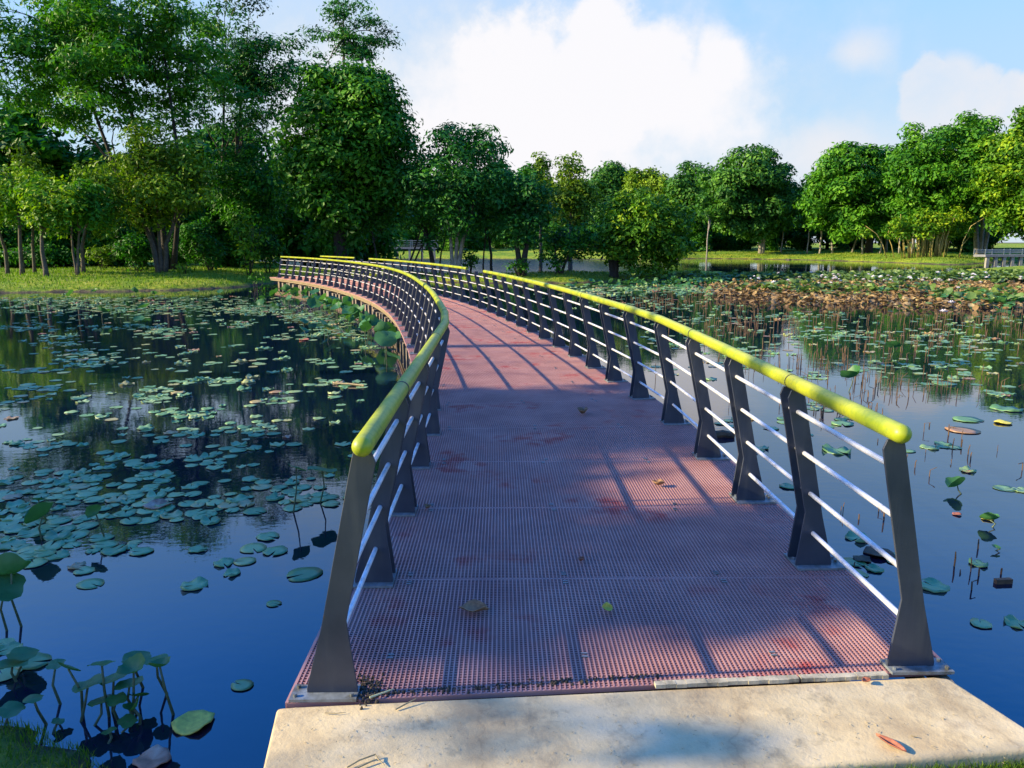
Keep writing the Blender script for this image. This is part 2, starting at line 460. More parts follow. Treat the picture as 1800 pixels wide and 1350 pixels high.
def height(P):
    P = np.asarray(P, dtype=float).reshape(-1, 2)
    a = poly_sd(P, LAND); b = poly_sd(P, FAR); c = poly_sd(P, SPIT)
    m = np.maximum(np.maximum(a, b), c)
    wob = .05 * np.sin(P[:, 0] * .9 + P[:, 1] * .4) + .04 * np.sin(P[:, 0] * .31 - P[:, 1] * .7) + .03 * np.sin(P[:, 0] * 2.1) * np.sin(P[:, 1] * 1.7)
    near = np.exp(-((P[:, 0] ** 2 + P[:, 1] ** 2) / 25.) ** 2)
    za = WL + .04 + (1 - near) * sm(a, 1.6) * (.42 + wob) + near * sm(a, np.where(P[:, 0] < -1, .9, .05)) * .352
    zb = WL + .04 + sm(b, 2.0) * (.30 + wob) + sm(b, 14.0) * .95
    zc = WL + .04 + sm(c, 2.0) * (.36 + wob)
    z = np.where(a >= m, za, np.where(b >= m, zb, zc))
    return np.where(m > 0, z, WL - .12 - np.minimum(1.2, -m * .35))

def gz(x, y): return float(height([(x, y)])[0])

def axis(spans):
    r = []
    for a, b, st in spans: r += list(np.arange(a, b, st))
    return np.array(r + [spans[-1][1]])
xs = axis([(-2500, -400, 300), (-400, -100, 15), (-100, -30, 1.2), (-30, -6, .6), (-6, 6, .16), (6, 30, .7), (30, 100, 1.2), (100, 420, 16), (420, 2500, 300)])
ys = axis([(-400, -60, 40), (-60, -3, 2.0), (-3, 7, .16), (7, 60, .7), (60, 125, .9), (125, 500, 20), (500, 3500, 400)])
X, Y = np.meshgrid(xs, ys)
P2 = np.stack([X.ravel(), Y.ravel()], 1)
Z = height(P2)
nx, ny = len(xs), len(ys)
idx = np.arange(nx * ny).reshape(ny, nx)
Q = np.stack([idx[:-1, :-1], idx[:-1, 1:], idx[1:, 1:], idx[1:, :-1]], -1).reshape(-1, 4)
ground = link(bpy.data.objects.new('ground', np_mesh('ground', np.column_stack([P2, Z]), Q, M['ground'], smooth=True)))
tag(ground, 'grassy banks round the lotus pond with muddy waterline', 'ground', kind='structure')

wb = MB(); wb.add([(-420, -80, WL), (420, -80, WL), (420, 420, WL), (-420, 420, WL)], [(0, 1, 2, 3)])
water = wb.build('water', M['water'])
tag(water, 'still dark pond water mirroring trees and blue sky', 'water', kind='structure')

# ------------------------------------------------------------------ the landing slab
S0 = [gnd(486, 1242), gnd(430, 1480), gnd(1200, 1420), gnd(1290, 1358), gnd(1440, 1345), gnd(1620, 1331), gnd(1840, 1313), gnd(1864, 1316), gnd(1670, 1190), gnd(1640, 1186.5), gnd(520, 1239)]
import bmesh
def slab(name, pts, z1, z0, mat_, bev=.018):
    bm = bmesh.new()
    top = [bm.verts.new((p[0], p[1], z1)) for p in pts]
    f = bm.faces.new(top)
    if f.normal.z < 0: f.normal_flip()
    bm.normal_update()
    if f.normal.z < 0: bmesh.ops.reverse_faces(bm, faces=[f])
    r = bmesh.ops.extrude_face_region(bm, geom=[f])
    for v in [g_ for g_ in r['geom'] if isinstance(g_, bmesh.types.BMVert)]: v.co.z = z0
    bmesh.ops.recalc_face_normals(bm, faces=bm.faces)
    if bev: bmesh.ops.bevel(bm, geom=list(bm.edges), offset=bev, segments=3, profile=.6, affect='EDGES')
    me = bpy.data.meshes.new(name); bm.to_mesh(me); bm.free()
    me.materials.append(mat_)
    o = link(bpy.data.objects.new(name, me)); autosmooth(o, 35)
    return o
sl_o = slab('concrete_landing', S0, -.004, -.62, M['concrete'], .02)
tag(sl_o, 'sandy stained concrete slab at the near end of the footbridge', 'concrete slab', kind='structure')

ab = slab('abutment', [gnd(560, 1262), gnd(1640, 1205), (1.80, 3.12), (-.80, 2.92)], -.165, -.9, M['concrete_pile'], .01)
tag(ab, 'dark concrete abutment under the near end of the deck', 'abutment', kind='structure')

# ------------------------------------------------------------------ the footbridge
DW = 2.70
EDGE = [(-.87, 2.69), (-.89, 4.2), (-.915, 5.8), (-.965, 7.4), (-1.25, 9.6), (-1.58, 11.8), (-1.99, 14.05), (-2.50, 16.64), (-3.22, 19.7),
        (-4.18, 22.95), (-5.48, 26.53), (-7.25, 30.61), (-9.55, 35.0), (-12.2, 39.0), (-15.2, 42.6)]
def catmull(pts, n=40):
    p = np.array(pts, float); p = np.vstack([2 * p[0] - p[1], p, 2 * p[-1] - p[-2]])
    out = []
    for i in range(1, len(p) - 2):
        for k in range(n):
            u = k / n
            out.append(.5 * ((2 * p[i]) + (-p[i - 1] + p[i + 1]) * u + (2 * p[i - 1] - 5 * p[i] + 4 * p[i + 1] - p[i + 2]) * u * u + (-p[i - 1] + 3 * p[i] - 3 * p[i + 1] + p[i + 2]) * u ** 3))
    out.append(p[-2]); return np.array(out)
EL_ = catmull(EDGE)
for _ in range(25): EL_[1:-1] = .25 * EL_[:-2] + .5 * EL_[1:-1] + .25 * EL_[2:]
T_ = np.gradient(EL_, axis=0); T_ /= np.linalg.norm(T_, axis=1)[:, None]
N_ = np.stack([T_[:, 1], -T_[:, 0]], 1)       # to the right
S_ = np.concatenate([[0], np.cumsum(np.linalg.norm(np.diff(EL_, axis=0), axis=1))])
S_END = float(np.interp(39.0, EL_[:, 1], S_))

def deck(s, t_):
    """point on the deck: s along the left edge, t_ across from it"""
    p = np.array([np.interp(s, S_, EL_[:, 0]), np.interp(s, S_, EL_[:, 1])])
    n = np.array([np.interp(s, S_, N_[:, 0]), np.interp(s, S_, N_[:, 1])]); n /= np.linalg.norm(n)
    return p + n * t_, n

bridge = empty('footbridge', (.45, 2.8, 0))
tag(bridge, 'curving footbridge with terracotta grating deck, dark plate posts and lime yellow handrails', 'footbridge')
bridge.location = (0, 0, 0)

PANEL = 1.075
NP_ = int(S_END / PANEL)
PANEL = S_END / NP_
PITCH_G = .0196
def skew(s, t_):                # the near end is cut slightly on the skew
    return s + max(0, 1 - s / PANEL) * .20 * t_ / DW
for k in range(NP_):
    s0, s1 = k * PANEL + .002, (k + 1) * PANEL - .002
    Vv = []; Ff = []
    def strip(pa, pb, wa, depth, top):
        """bar from pa to pb (2-D), half width vector wa, open below"""
        b = len(Vv)
        for q in (pa, pb):
            for sgn in (-1, 1):
                Vv.append((q[0] + wa[0] * sgn, q[1] + wa[1] * sgn, top)); Vv.append((q[0] + wa[0] * sgn, q[1] + wa[1] * sgn, top - depth))
        Ff.extend([(b, b + 2, b + 6, b + 4), (b, b + 4, b + 5, b + 1), (b + 2, b + 3, b + 7, b + 6), (b, b + 1, b + 3, b + 2), (b + 4, b + 6, b + 7, b + 5)])
    nb = int(DW / PITCH_G)
    for i in range(nb + 1):
        t_ = i * DW / nb
        a, na = deck(skew(s0, t_), t_); b, nb_ = deck(s1, t_)
        w = .0032 if 0 < i < nb else .006
        strip(a, b, na * w, .024, 0.0)
    nc = int((s1 - s0) / PITCH_G)
    for j in range(nc + 1):
        s = s0 + (s1 - s0) * j / nc
        w = .0030 if 0 < j < nc else .005
        ss = s if s > s0 + .003 else s0 + .003
        ss = min(ss, s1 - .003)
        if k == 0:
            # fan the bars of the skewed panel
            f_ = (ss - s0) / (s1 - s0)
            a, n_ = deck(skew(s0, 0) * (1 - f_) + s1 * f_, 0.0); b, _ = deck(skew(s0, DW) * (1 - f_) + s1 * f_, DW)
        else:
            a, n_ = deck(ss, 0.0); b, _ = deck(ss, DW)
        tv = np.array([-n_[1], n_[0]])
        strip(a, b, tv * w, .020, -.0022)
    me = bpy.data.meshes.new('deck_panel'); me.from_pydata(Vv, [], Ff); me.materials.append(M['grating'])
    po = link(bpy.data.objects.new('deck_panel', me), bridge)
    # steel hold-down clips at the panel joint
    if k < 14:
        for t_ in (.36, 1.18, 2.0):
            for s in ((s0 + .05, s1 - .05) if k else (s0 + .33, s1 - .05)):
                c, n_ = deck(s, t_ + random.uniform(-.02, .02)); tv = Vector((-n_[1], n_[0], 0)); R_ = Matrix((( n_[0], tv.x, 0), (n_[1], tv.y, 0), (0, 0, 1)))
                cb = MB()
                for dd in (-.013, .013): cb.box((c[0] + tv.x * dd, c[1] + tv.y * dd, .0025), .013, .0045, .0025, R_)
                cb.box((c[0], c[1], -.006), .010, .0085, .003, R_)
                cb.build('panel_clip', M['steel_plate'], po)

# side beams under the deck edge
for t0, t1 in ((.012, .05), (DW - .05, DW - .012)):
    for (za, zb, off) in ((-.028, -.085, 0.0), (-.10, -.155, .03)):
        b = MB(); pts = []
        for i in range(121):
            s = S_END * i / 120 + .15 * (i == 0)
            sg = 1 if t0 < 1 else -1
            a, _ = deck(s, t0 + off * sg); c, _ = deck(s, t1 + off * sg)
            pts.append((a, c))
        vs = []; fs = []
        for i, (a, c) in enumerate(pts):
            vs += [(a[0], a[1], za), (c[0], c[1], za), (c[0], c[1], zb), (a[0], a[1], zb)]
            if i:
                j = 4 * i
                for q in range(4): fs.append((j - 4 + q, j - 4 + (q + 1) % 4, j + (q + 1) % 4, j + q))
        fs += [(0, 1, 2, 3), (len(vs) - 1, len(vs) - 2, len(vs) - 3, len(vs) - 4)]
        b.add(vs, fs); b.build('edge_beam', M['beam'], bridge)
# cross joists below each joint (seen through the gaps and from the side)
for k in range(1, NP_, 3):
    a, n_ = deck(k * PANEL, .06); c, _ = deck(k * PANEL, DW - .06)
    b = MB(); mid = (a + c) / 2; tv = (-n_[1], n_[0])
    b.box((mid[0], mid[1], -.215), DW / 2 - .06, .06, .055, Matrix(((n_[0], tv[0], 0), (n_[1], tv[1], 0), (0, 0, 1))))
    b.build('joist', M['concrete_pile'], bridge)
# concrete piles along the sides
s = 1.2
while s < S_END - .6:
    for t_ in ((.20, DW - .20) if s < 9 or int(s * 10) % 3 == 0 else (.20,)):
        a, n_ = deck(s + random.uniform(-.05, .05), t_ - .09 * random.random() * (1 if t_ < 1 else -1))
        tv = (-n_[1], n_[0]); b = MB(); tp = -.16 - random.random() * .07
        hw = random.uniform(.11, .16)
        b.box((a[0], a[1], (tp - 1.6) / 2), hw, hw * .8, (tp + 1.6) / 2, Matrix(((n_[0], tv[0], 0), (n_[1], tv[1], 0), (0, 0, 1))))
        b.build('pile', M['concrete_pile'], bridge)
    s += 2.2 if s < 7 else .62

# posts ------------------------------------------------------------
PROF = [(-.100, .012), (-.100, .03), (-.068, .310), (-.204, .945), (-.190, .985), (-.122, .985), (-.114, .955), (.030, .285), (.098, .03), (.098, .012)]
def post_mesh(twin, th=.011):
    bm = bmesh.new()
    for off in ((-.055, .055) if twin else (0.0,)):
        f0 = [bm.verts.new((u, off - th / 2, z)) for u, z in PROF]
        f1 = [bm.verts.new((u, off + th / 2, z)) for u, z in PROF]
        n = len(PROF)
        bm.faces.new(f0); bm.faces.new(list(reversed(f1)))
        for i in range(n): bm.faces.new((f0[i], f1[i], f1[(i + 1) % n], f0[(i + 1) % n]))
    bmesh.ops.recalc_face_normals(bm, faces=bm.faces)
    bmesh.ops.bevel(bm, geom=[e for e in bm.edges if len(e.link_faces) == 2 and e.calc_face_angle(0) > 1.2], offset=.0018, segments=1, affect='EDGES')
    me = bpy.data.meshes.new('post'); bm.to_mesh(me); bm.free(); me.materials.append(M['steel_post']); return me
def plate_mesh(twin):
    b = MB(); hy = .105 if twin else .052
    b.box((.028, 0, .006), .130, hy, .006)
    for u in (-.082, .138):
        for y_ in ((-.02, .02) if twin else (-.03, .03)):
            b.tube([(u, y_, .012), (u, y_, .024)], .008, 6)
    return b.mesh('base_plate', M['steel_plate'])
PM = {True: post_mesh(True), False: post_mesh(False)}
BP = {True: plate_mesh(True), False: plate_mesh(False)}

RODZ = (.195, .42, .645, .87)
def rod_u(z): return -.008 - .012 * z / .3 if z < .3 else -.02 - .145 * (z - .3) / .67

def side(sgn, s_list, gaps):
    """sgn -1 = left side, +1 = right side; s_list = stations of the posts"""
    tc_ = .165 if sgn < 0 else DW - .165
    P = []
    for s in s_list:
        c, n_ = deck(s, tc_); P.append((c, n_))
    for i, (c, n_) in enumerate(P):
        ang = math.atan2(n_[1], n_[0]) + (math.pi if sgn < 0 else 0)
        twin = 0 < i < len(P) - 1
        o = bpy.data.objects.new('post', PM[twin]); o.location = (c[0], c[1], 0); o.rotation_euler = (0, 0, ang)
        link(o, bridge)
        b = bpy.data.objects.new('base_plate', BP[twin]); link(b, o)
        # a little lean and twist, as posts set by hand have
        o.rotation_euler = (0, random.uniform(-.006, .006), ang + random.uniform(-.03, .03))
    def off(i, u):
        c, n_ = P[i]; q = c + n_ * u * sgn
        return q
    for z in RODZ:
        b = MB()
        b.tube([(*off(i, rod_u(z)), z) for i in range(len(P))], .0122, 10)
        o = b.build('guard_rod', M['rod'], bridge); autosmooth(o, 50)
    # handrail in two-bay lengths, each bent at its middle post
    segs = []; i = 0; first = 1
    while i < len(P) - 1:
        j = min(i + (first if first else 2), len(P) - 1); first = 0
        segs.append((i, j)); i = j
    for (i, j) in segs:
        if any(i <= g_ < j for g_ in gaps):
            js = [g_ for g_ in gaps if i <= g_ < j][0]
            continue
        pts = [Vector((*off(q, -.163), 1.022)) for q in range(i, j + 1)]
        d0 = (pts[1] - pts[0]).normalized(); d1 = (pts[-1] - pts[-2]).normalized()
        b = MB()
        free0 = i == 0 or (i - 1) in gaps; free1 = j == len(P) - 1 or j in gaps
        # soften the bend
        fine = [pts[0]]
        for q in range(1, len(pts) - 1):
            a = pts[q] + (pts[q - 1] - pts[q]).normalized() * .10; c = pts[q] + (pts[q + 1] - pts[q]).normalized() * .10
            fine += [a, (a + c) / 4 + pts[q] / 2, c]
        fine.append(pts[-1])
        rr = [.038] * len(fine)
        if free0:
            p0 = fine[0] - d0 * .06
            cap = [(p0 - d0 * (.038 * math.sin(a)), .038 * math.cos(a)) for a in (1.5, 1.2, .85, .5, .2)]
            fine = [c_[0] for c_ in cap] + [p0] + fine; rr = [c_[1] for c_ in cap] + [.038] + rr
        else: fine[0] = fine[0] + d0 * .003
        if free1:
            p1 = fine[-1] + d1 * .06
            cap = [(p1 + d1 * (.038 * math.sin(a)), .038 * math.cos(a)) for a in (.2, .5, .85, 1.2, 1.5)]
            fine = fine + [p1] + [c_[0] for c_ in cap]; rr = rr + [.038] + [c_[1] for c_ in cap]
        else: fine[-1] = fine[-1] - d1 * .003
        b.tube(fine, rr, 20)
        o = b.build('handrail', M['handrail'], bridge); autosmooth(o, 40)
        if not free1:
            b = MB(); w_ = .005 if len(segs) % 2 == i % 3 else .011; b.tube([pts[-1] - d1 * w_, pts[-1] + d1 * w_], .0392, 18)
            b.build('rail_joint', M['gap'], bridge)

left_s = [.055 + i * 1.045 for i in range(int((S_END - .1) / 1.045) + 1)]
side(-1, left_s, [])
right_s = [.215 + i * 1.07 for i in range(int((S_END - .2) / 1.07) + 1)]
side(1, right_s, [15, 30])

# ------------------------------------------------------------------ trees
def leaf_quads(C, Nn, L, Wd, rng, fold=.25):
    """one pointed, slightly folded leaf spray per point"""
    n = len(C)
    r = rng.normal(size=(n, 3)); t = np.cross(Nn, r); t /= np.linalg.norm(t, axis=1)[:, None] + 1e-9
    b = np.cross(Nn, t)
    L = L[:, None]; Wd = Wd[:, None]
    k = rng.uniform(-.25, .25, (n, 1))
    V = np.stack([C - t * L, C + b * Wd + t * L * k + Nn * Wd * fold, C + t * L, C - b * Wd + t * L * k + Nn * Wd * fold], 1)
    return V.reshape(-1, 3), np.arange(4 * n).reshape(n, 4)

def crown_points(blobs, dens, rng, up=.35, shell=.55):
    """points on the leafy shells of the clumps"""
    Cs = []; Ns = []; Vs = []
    for (c, r) in blobs:
        r = np.asarray(r, float); n = max(6, int(dens * (r[0] * r[1] + r[1] * r[2] + r[0] * r[2]) * 4.19))
        d = rng.normal(size=(n, 3)); d[:, 2] += .45; d /= np.linalg.norm(d, axis=1)[:, None]
        keep = d[:, 2] > -.75; d = d[keep]; n = len(d)
        f = np.where(rng.random(n) < .8, rng.uniform(shell, 1.08, n), rng.uniform(.1, 1.3, n))[:, None]
        Cs.append(np.asarray(c) + d * r * f)
        q = d + rng.normal(size=(n, 3)) * .42; q[:, 2] += up
        Ns.append(q / np.linalg.norm(q, axis=1)[:, None])
        Vs.append(np.clip(rng.normal(.5, .2, n) + rng.normal(0, .17), 0, 1))  # tone shift per clump: lit and shaded clumps put into the colour
    return np.vstack(Cs), np.vstack(Ns), np.concatenate(Vs)

def envelope_blobs(rng, n, c, R, br, flat=.75, fill=.6, low=-.95, taper=0.0):
    """clumps spread through an ellipsoid c, R; taper narrows the top (>0) or the bottom (<0)"""
    out = []; c = np.asarray(c, float); R = np.asarray(R, float)
    tries = 0
    while len(out) < n and tries < 5000:
        tries += 1
        d = rng.normal(size=3); d /= np.linalg.norm(d)
        f = rng.uniform(fill, 1.0) if rng.random() < .82 else rng.uniform(.1, fill)
        q = d * f
        if q[2] < low: continue
        k = 1 - taper * q[2]
        b = br * rng.uniform(.65, 1.35)
        p = c + q * np.maximum(R - np.array([b, b, b * flat]) * .75, .05) * np.array([k, k, 1])
        out.append((p, np.array([b, b * rng.uniform(.85, 1.1), b * flat])))
    return out

def limb(b, p0, p1, r0, r1, rng, wob=.12, n=5, sag=.15, sides=7):
    p0 = Vector(p0); p1 = Vector(p1); L = (p1 - p0).length
    pts = []
    for i in range(n + 1):
        f = i / n
        q = p0.lerp(p1, f)
        q.z += sag * L * math.sin(math.pi * f) * (1 if p1.z > p0.z else .3)
        if 0 < i < n: q += Vector(rng.normal(0, wob * L / n * .6, 3))
        pts.append(q)
    b.tube(pts, [r0 + (r1 - r0) * (i / n) ** .8 for i in range(n + 1)], sides)
    return pts

def make_tree(name, label, cat, loc, blobs, leaf, bark, trunks, dens=14, ls=.13, asp=.45, seed=1, group=None, limbs=10, up=.35, shell=.55, crown_name='crown', var_shift=0.0, size_var=.45):
    """loc = base; blobs relative to the base; trunks = list of (points, radii) relative to the base; limbs run from the trunk tops into the clumps"""
    rng = np.random.default_rng(seed)
    root = empty(name, loc); tag(root, label, cat, group)
    C, Nn, va = crown_points(blobs, dens, rng, up, shell)
    n = len(C)
    L = ls * rng.uniform(1 - size_var, 1 + size_var, n)
    V, Q = leaf_quads(C, Nn, L, L * asp * rng.uniform(.7, 1.3, n), rng)
    link(bpy.data.objects.new(crown_name, np_mesh(crown_name, V, Q, leaf, attr=np.clip(va + var_shift, 0, 1))), root)
    if trunks:
        b = MB()
        tops = []
        for pts, rad in trunks:
            b.tube(pts, rad, 9); tops.append((Vector(pts[-1]), rad[-1])); 
            if len(pts) > 3: tops.append((Vector(pts[-2]), rad[-2] * .7))
        order = rng.permutation(len(blobs))[:limbs]
        for i in order:
            c = Vector(blobs[i][0]);
            tp, r = min(tops, key=lambda q: (q[0] - c).length + rng.uniform(0, 1.5))
            limb(b, tp, tp.lerp(c, .92), r * .75, max(.012, r * .16), rng)
        b.build('trunk', bark, root, True)
    return root

def tree(name, label, cat, d, u0, u1, vt, vb, ub, leaf, bark, seed, nb=40, br=None, depth=.8, dens=14, ls=.13, asp=.45, flat=.75, taper=0.0, tr=.16, lean=0.0,
         forks=1, limbs=12, fill=.6, low=-.95, yoff=0.0, group=None, extra=None, trunk=True, up=.35, shell=.55, var_shift=0.0, fork_h=.55, spread=.25, size_var=.45):
    """a tree whose crown covers the photo's columns u0..u1 and rows vt..vb at the distance d, its foot at column ub"""
    xa, zt = at(u0, vt, d); xb, zb = at(u1, vb, d); bx, _ = at(ub, 450, d)
    z0 = gz(bx, d) - .05
    R = np.array([(xb - xa) / 2, (xb - xa) / 2 * depth, (zt - zb) / 2]) * GROW
    c = np.array([(xa + xb) / 2 - bx, yoff, (zt + zb) / 2 - z0])
    nb = int(nb * 1.35); dens = dens * 1.25
    rng = np.random.default_rng(seed + 900)
    br = br or .26 * R[0]
    bl = envelope_blobs(rng, nb, c, R, br, flat, fill, low, taper)
    if extra: bl += [(np.array([at(e[0], e[1], d)[0] - bx, e[3] if len(e) > 3 else yoff, at(e[0], e[1], d)[1] - z0]), np.array([e[2], e[2], e[2] * flat])) for e in extra]
    trunks = []
    if trunk:
        H = c[2] + R[2] * .15
        for k in range(forks):
            a = rng.uniform(0, 6.28) if forks > 1 else 0
            sx = (k - (forks - 1) / 2) * spread * 2 + rng.uniform(-.1, .1) * spread if forks > 1 else 0
            hx = lean + sx
            pts = [(sx * .12, 0, -.15), (sx * .15 + hx * .06, 0, H * .10), (hx * .35 + rng.normal(0, .04), rng.normal(0, .05), H * fork_h * .6), (hx * .7 + c[0] * .2, rng.normal(0, .1), H * fork_h), (hx + c[0] * .6, yoff * .6, H)]
            w = tr / math.sqrt(forks) * rng.uniform(.85, 1.15)
            trunks.append((pts, [w * 1.6, w * 1.15, w * .95, w * .8, w * .35]))
    return make_tree(name, label, cat, (bx, d, z0), bl, leaf, bark, trunks, dens, ls, asp, seed, group, limbs, up, shell, 'crown', var_shift, size_var)

K = M
GROW = 1.10
# left bank, near to far
tree('spreading_tree', 'tallest spreading tree on the left bank, open feathery crown with sky showing through', 'tree', 47, -130, 455, -60, 262, 292, K['leaf_mid'], K['bark_dark'], 11,
     nb=155, br=1.2, dens=13, ls=.16, asp=.36, flat=.5, tr=.27, forks=3, spread=1.3, limbs=60, fill=.35, fork_h=.45, shell=.35,
     extra=[(60, 60, 1.7), (130, 50, 1.6), (200, 40, 1.7), (270, 70, 1.5), (330, 30, 1.5), (90, 110, 1.3), (380, 100, 1.4)])
tree('slender_tree', 'dark tall tree with lacy crown between the spreading tree and the round dense tree', 'tree', 56, 300, 560, -20, 300, 405, K['leaf_teal'], K['bark_dark'], 12,
     nb=68, br=1.15, dens=11, ls=.15, asp=.36, flat=.55, tr=.24, forks=2, spread=.7, limbs=40, fill=.35, shell=.35)
tree('understory_tree', 'olive multi stemmed tree with thick twin trunk under the spreading tree', 'tree', 43.5, 165, 400, 215, 425, 283, K['leaf_olive'], K['bark'], 13,
     nb=66, br=.9, dens=13, ls=.13, flat=.7, tr=.20, forks=3, spread=.6, limbs=34, fill=.4, fork_h=.5)
tree('understory_tree', 'dim green tree filling the gap left of the round dense tree', 'tree', 53, 355, 520, 250, 430, 432, K['leaf_deep'], K['bark_dark'], 14,
     nb=44, br=1.0, dens=12, ls=.14, tr=.18, limbs=14)
tree('round_tree', 'big dense bright green round tree above the far end of the footbridge', 'tree', 45, 474, 742, 100, 415, 600, K['leaf_mid'], K['bark_dark'], 15,
     nb=120, br=1.15, dens=15, ls=.15, asp=.5, flat=.8, tr=.45, forks=2, spread=.25, limbs=20, fill=.62, taper=.12, var_shift=-.02,
     extra=[(600, 400, 1.2), (560, 420, 1.0), (625, 425, 1.0), (660, 390, 1.1), (520, 350, 1.2), (590, 440, .8)])
tree('emergent_tree', 'thin airy tree rising behind the round dense tree against the sky', 'tree', 66, 520, 705, -5, 165, 606, K['leaf_teal'], K['bark'], 16,
     nb=34, br=1.15, dens=11, ls=.16, asp=.34, flat=.34, tr=.26, limbs=30, fill=.3, shell=.3, taper=.35)
tree('leaning_tree', 'broad dark green tree with pale leaning trunk right of the round tree', 'tree', 44, 690, 925, 218, 425, 800, K['leaf_teal'], K['bark_pale'], 17,
     nb=92, br=.85, dens=15, ls=.13, asp=.42, flat=.75, tr=.20, forks=3, spread=.45, limbs=20, fill=.6, taper=.1, lean=.3,
     extra=[(775, 240, .7), (835, 235, .7), (760, 430, .8), (700, 400, .8)])
tree('forked_tree', 'dark forked tree on the island between the leaning tree and the conical trees', 'tree', 43, 850, 985, 300, 445, 917, K['leaf_teal'], K['bark_dark'], 18,
     nb=44, br=.7, dens=14, ls=.12, tr=.24, forks=2, spread=.45, limbs=14, fork_h=.5, var_shift=-.1)
tree('conical_tree', 'narrow pointed yellow green tree behind the island', 'tree', 56, 930, 972, 262, 400, 950, K['leaf_olive'], K['bark'], 19,
     nb=26, br=.55, dens=15, ls=.13, tr=.13, limbs=8, taper=.55)
tree('conical_tree', 'rounder yellow green tree behind the island, right of the pointed one', 'tree', 54, 955, 1050, 272, 420, 1003, K['leaf_olive'], K['bark'], 20,
     nb=44, br=.7, dens=15, ls=.13, tr=.15, limbs=8, taper=.25)
tree('low_tree', 'small twisted tree with a leaning stem on the island between forked tree and bushy tree', 'tree', 43.5, 935, 1065, 385, 478, 985, K['leaf_mid'], K['bark_dark'], 21,
     nb=44, br=.5, dens=14, ls=.11, tr=.13, forks=2, spread=.55, limbs=12, var_shift=-.08)
tree('bushy_tree', 'round bushy tree at the island tip with sunlit lime top', 'tree', 44, 1042, 1220, 335, 492, 1080, K['leaf_lime'], K['bark_dark'], 22,
     nb=115, br=.62, dens=18, ls=.12, asp=.5, flat=.8, tr=.26, forks=2, spread=.3, limbs=16, fill=.7, var_shift=-.22)
# young trees at the left edge
for i, (ub, vb0, u0, u1, vt, d, lf, lab) in enumerate([
        (36, 478, -60, 95, 262, 40.5, 'leaf_lime', 'young tree nearest the left picture edge with pale slanting stem'),
        (78, 482, 20, 150, 292, 38.5, 'leaf_lime', 'young slim tree, front one of the left grove, stem leaning left'),
        (58, 470, -30, 130, 255, 43.0, 'leaf_olive', 'taller young tree standing behind the front pair of the left grove'),
        (133, 480, 85, 205, 300, 39.5, 'leaf_mid', 'young tree with two close stems right in the left grove'),
        (144, 474, 110, 230, 270, 41.5, 'leaf_olive', 'olive young tree at the right end of the left grove'),
        (10, 480, -110, 50, 285, 42.0, 'leaf_mid', 'dark young tree cut by the left picture edge')]):
    tree('young_tree', lab, 'tree', d, u0, u1, vt, 425, ub, K[lf], K['bark'], 30 + i, nb=34, br=.62, dens=12, ls=.12, tr=.09, lean=random.uniform(-.25, .25),
         forks=2 if i == 3 else 1, spread=.25, limbs=12, fill=.45, group='young trees of the left grove')
# dark hedge and shrubs along the back of the left bank
def shrub(label, d, u0, u1, vt, vb, leaf, seed, nb=18, br=.5, dens=14, ls=.11, group=None, name='shrub', vs=0.0, depth=.8, low=-.8):
    xa, zt = at(u0, vt, d); xb, _ = at(u1, vt, d); bx = (xa + xb) / 2; z0 = gz(bx, d) - .05
    R = np.array([(xb - xa) / 2, (xb - xa) / 2 * depth, max(.15, (zt - z0) * .55)])
    rng = np.random.default_rng(seed)
    bl = envelope_blobs(rng, nb, (0, 0, (zt - z0) - R[2]), R, br, .8, .4, low)
    st = []
    for k in range(5):
        a = rng.uniform(0, 6.28); st.append(([(math.cos(a) * .06, math.sin(a) * .06, -.1), (math.cos(a) * R[0] * .3, math.sin(a) * R[1] * .3, R[2] * .7), (math.cos(a) * R[0] * .6, math.sin(a) * R[1] * .6, R[2] * 1.3)], [.035, .025, .01]))
    return make_tree(name, label, 'shrub', (bx, d, z0), bl, leaf, K['bark_dark'], st, dens, ls, .5, seed, group, 4, crown_name='foliage', var_shift=vs)
shrub('lime green shrub catching sun beside the dark thicket, left of the bridge end', 43, 385, 475, 365, 470, K['leaf_lime'], 50, 34, .5, ls=.12)
shrub('dark thicket behind the far bridge landing', 45, 430, 500, 385, 470, K['leaf_deep'], 51, 32, .6)
shrub('dark bush right of the thick twin trunk', 45, 330, 400, 405, 470, K['leaf_deep'], 52, 26, .5)
shrub('long dark bush left of the thick twin trunk', 47, 190, 285, 400, 470, K['leaf_deep'], 53, 34, .6)
shrub('dry olive bush at the back of the lawn behind the left grove', 48, 140, 215, 425, 470, K['leaf_olive'], 54, 24, .45)
shrub('low dark hedge behind the left grove', 50, -20, 150, 425, 468, K['leaf_deep'], 55, 46, .6, depth=.4)
shrub('leafy weed bush at the waterline by the far bridge landing', 34.5, 425, 478, 466, 505, K['leaf_mid'], 56, 24, .24, ls=.07)
shrub('brown dry mound of cut brush beside the thick twin trunk', 41.5, 300, 345, 462, 475, K['leaf_olive'], 57, 12, .3, ls=.09, name='brush_pile')
shrub('small bush at the foot of the forked tree', 42.5, 878, 950, 448, 484, K['leaf_deep'], 58, 16, .32, ls=.09)
shrub('small leafy bush at the foot of the low twisted tree', 43, 955, 995, 445, 482, K['leaf_deep'], 59, 12, .3, ls=.09)
shrub('dark leafy bush round the pale leaning trunk', 44.6, 800, 850, 430, 476, K['leaf_deep'], 60, 16, .36, ls=.1)
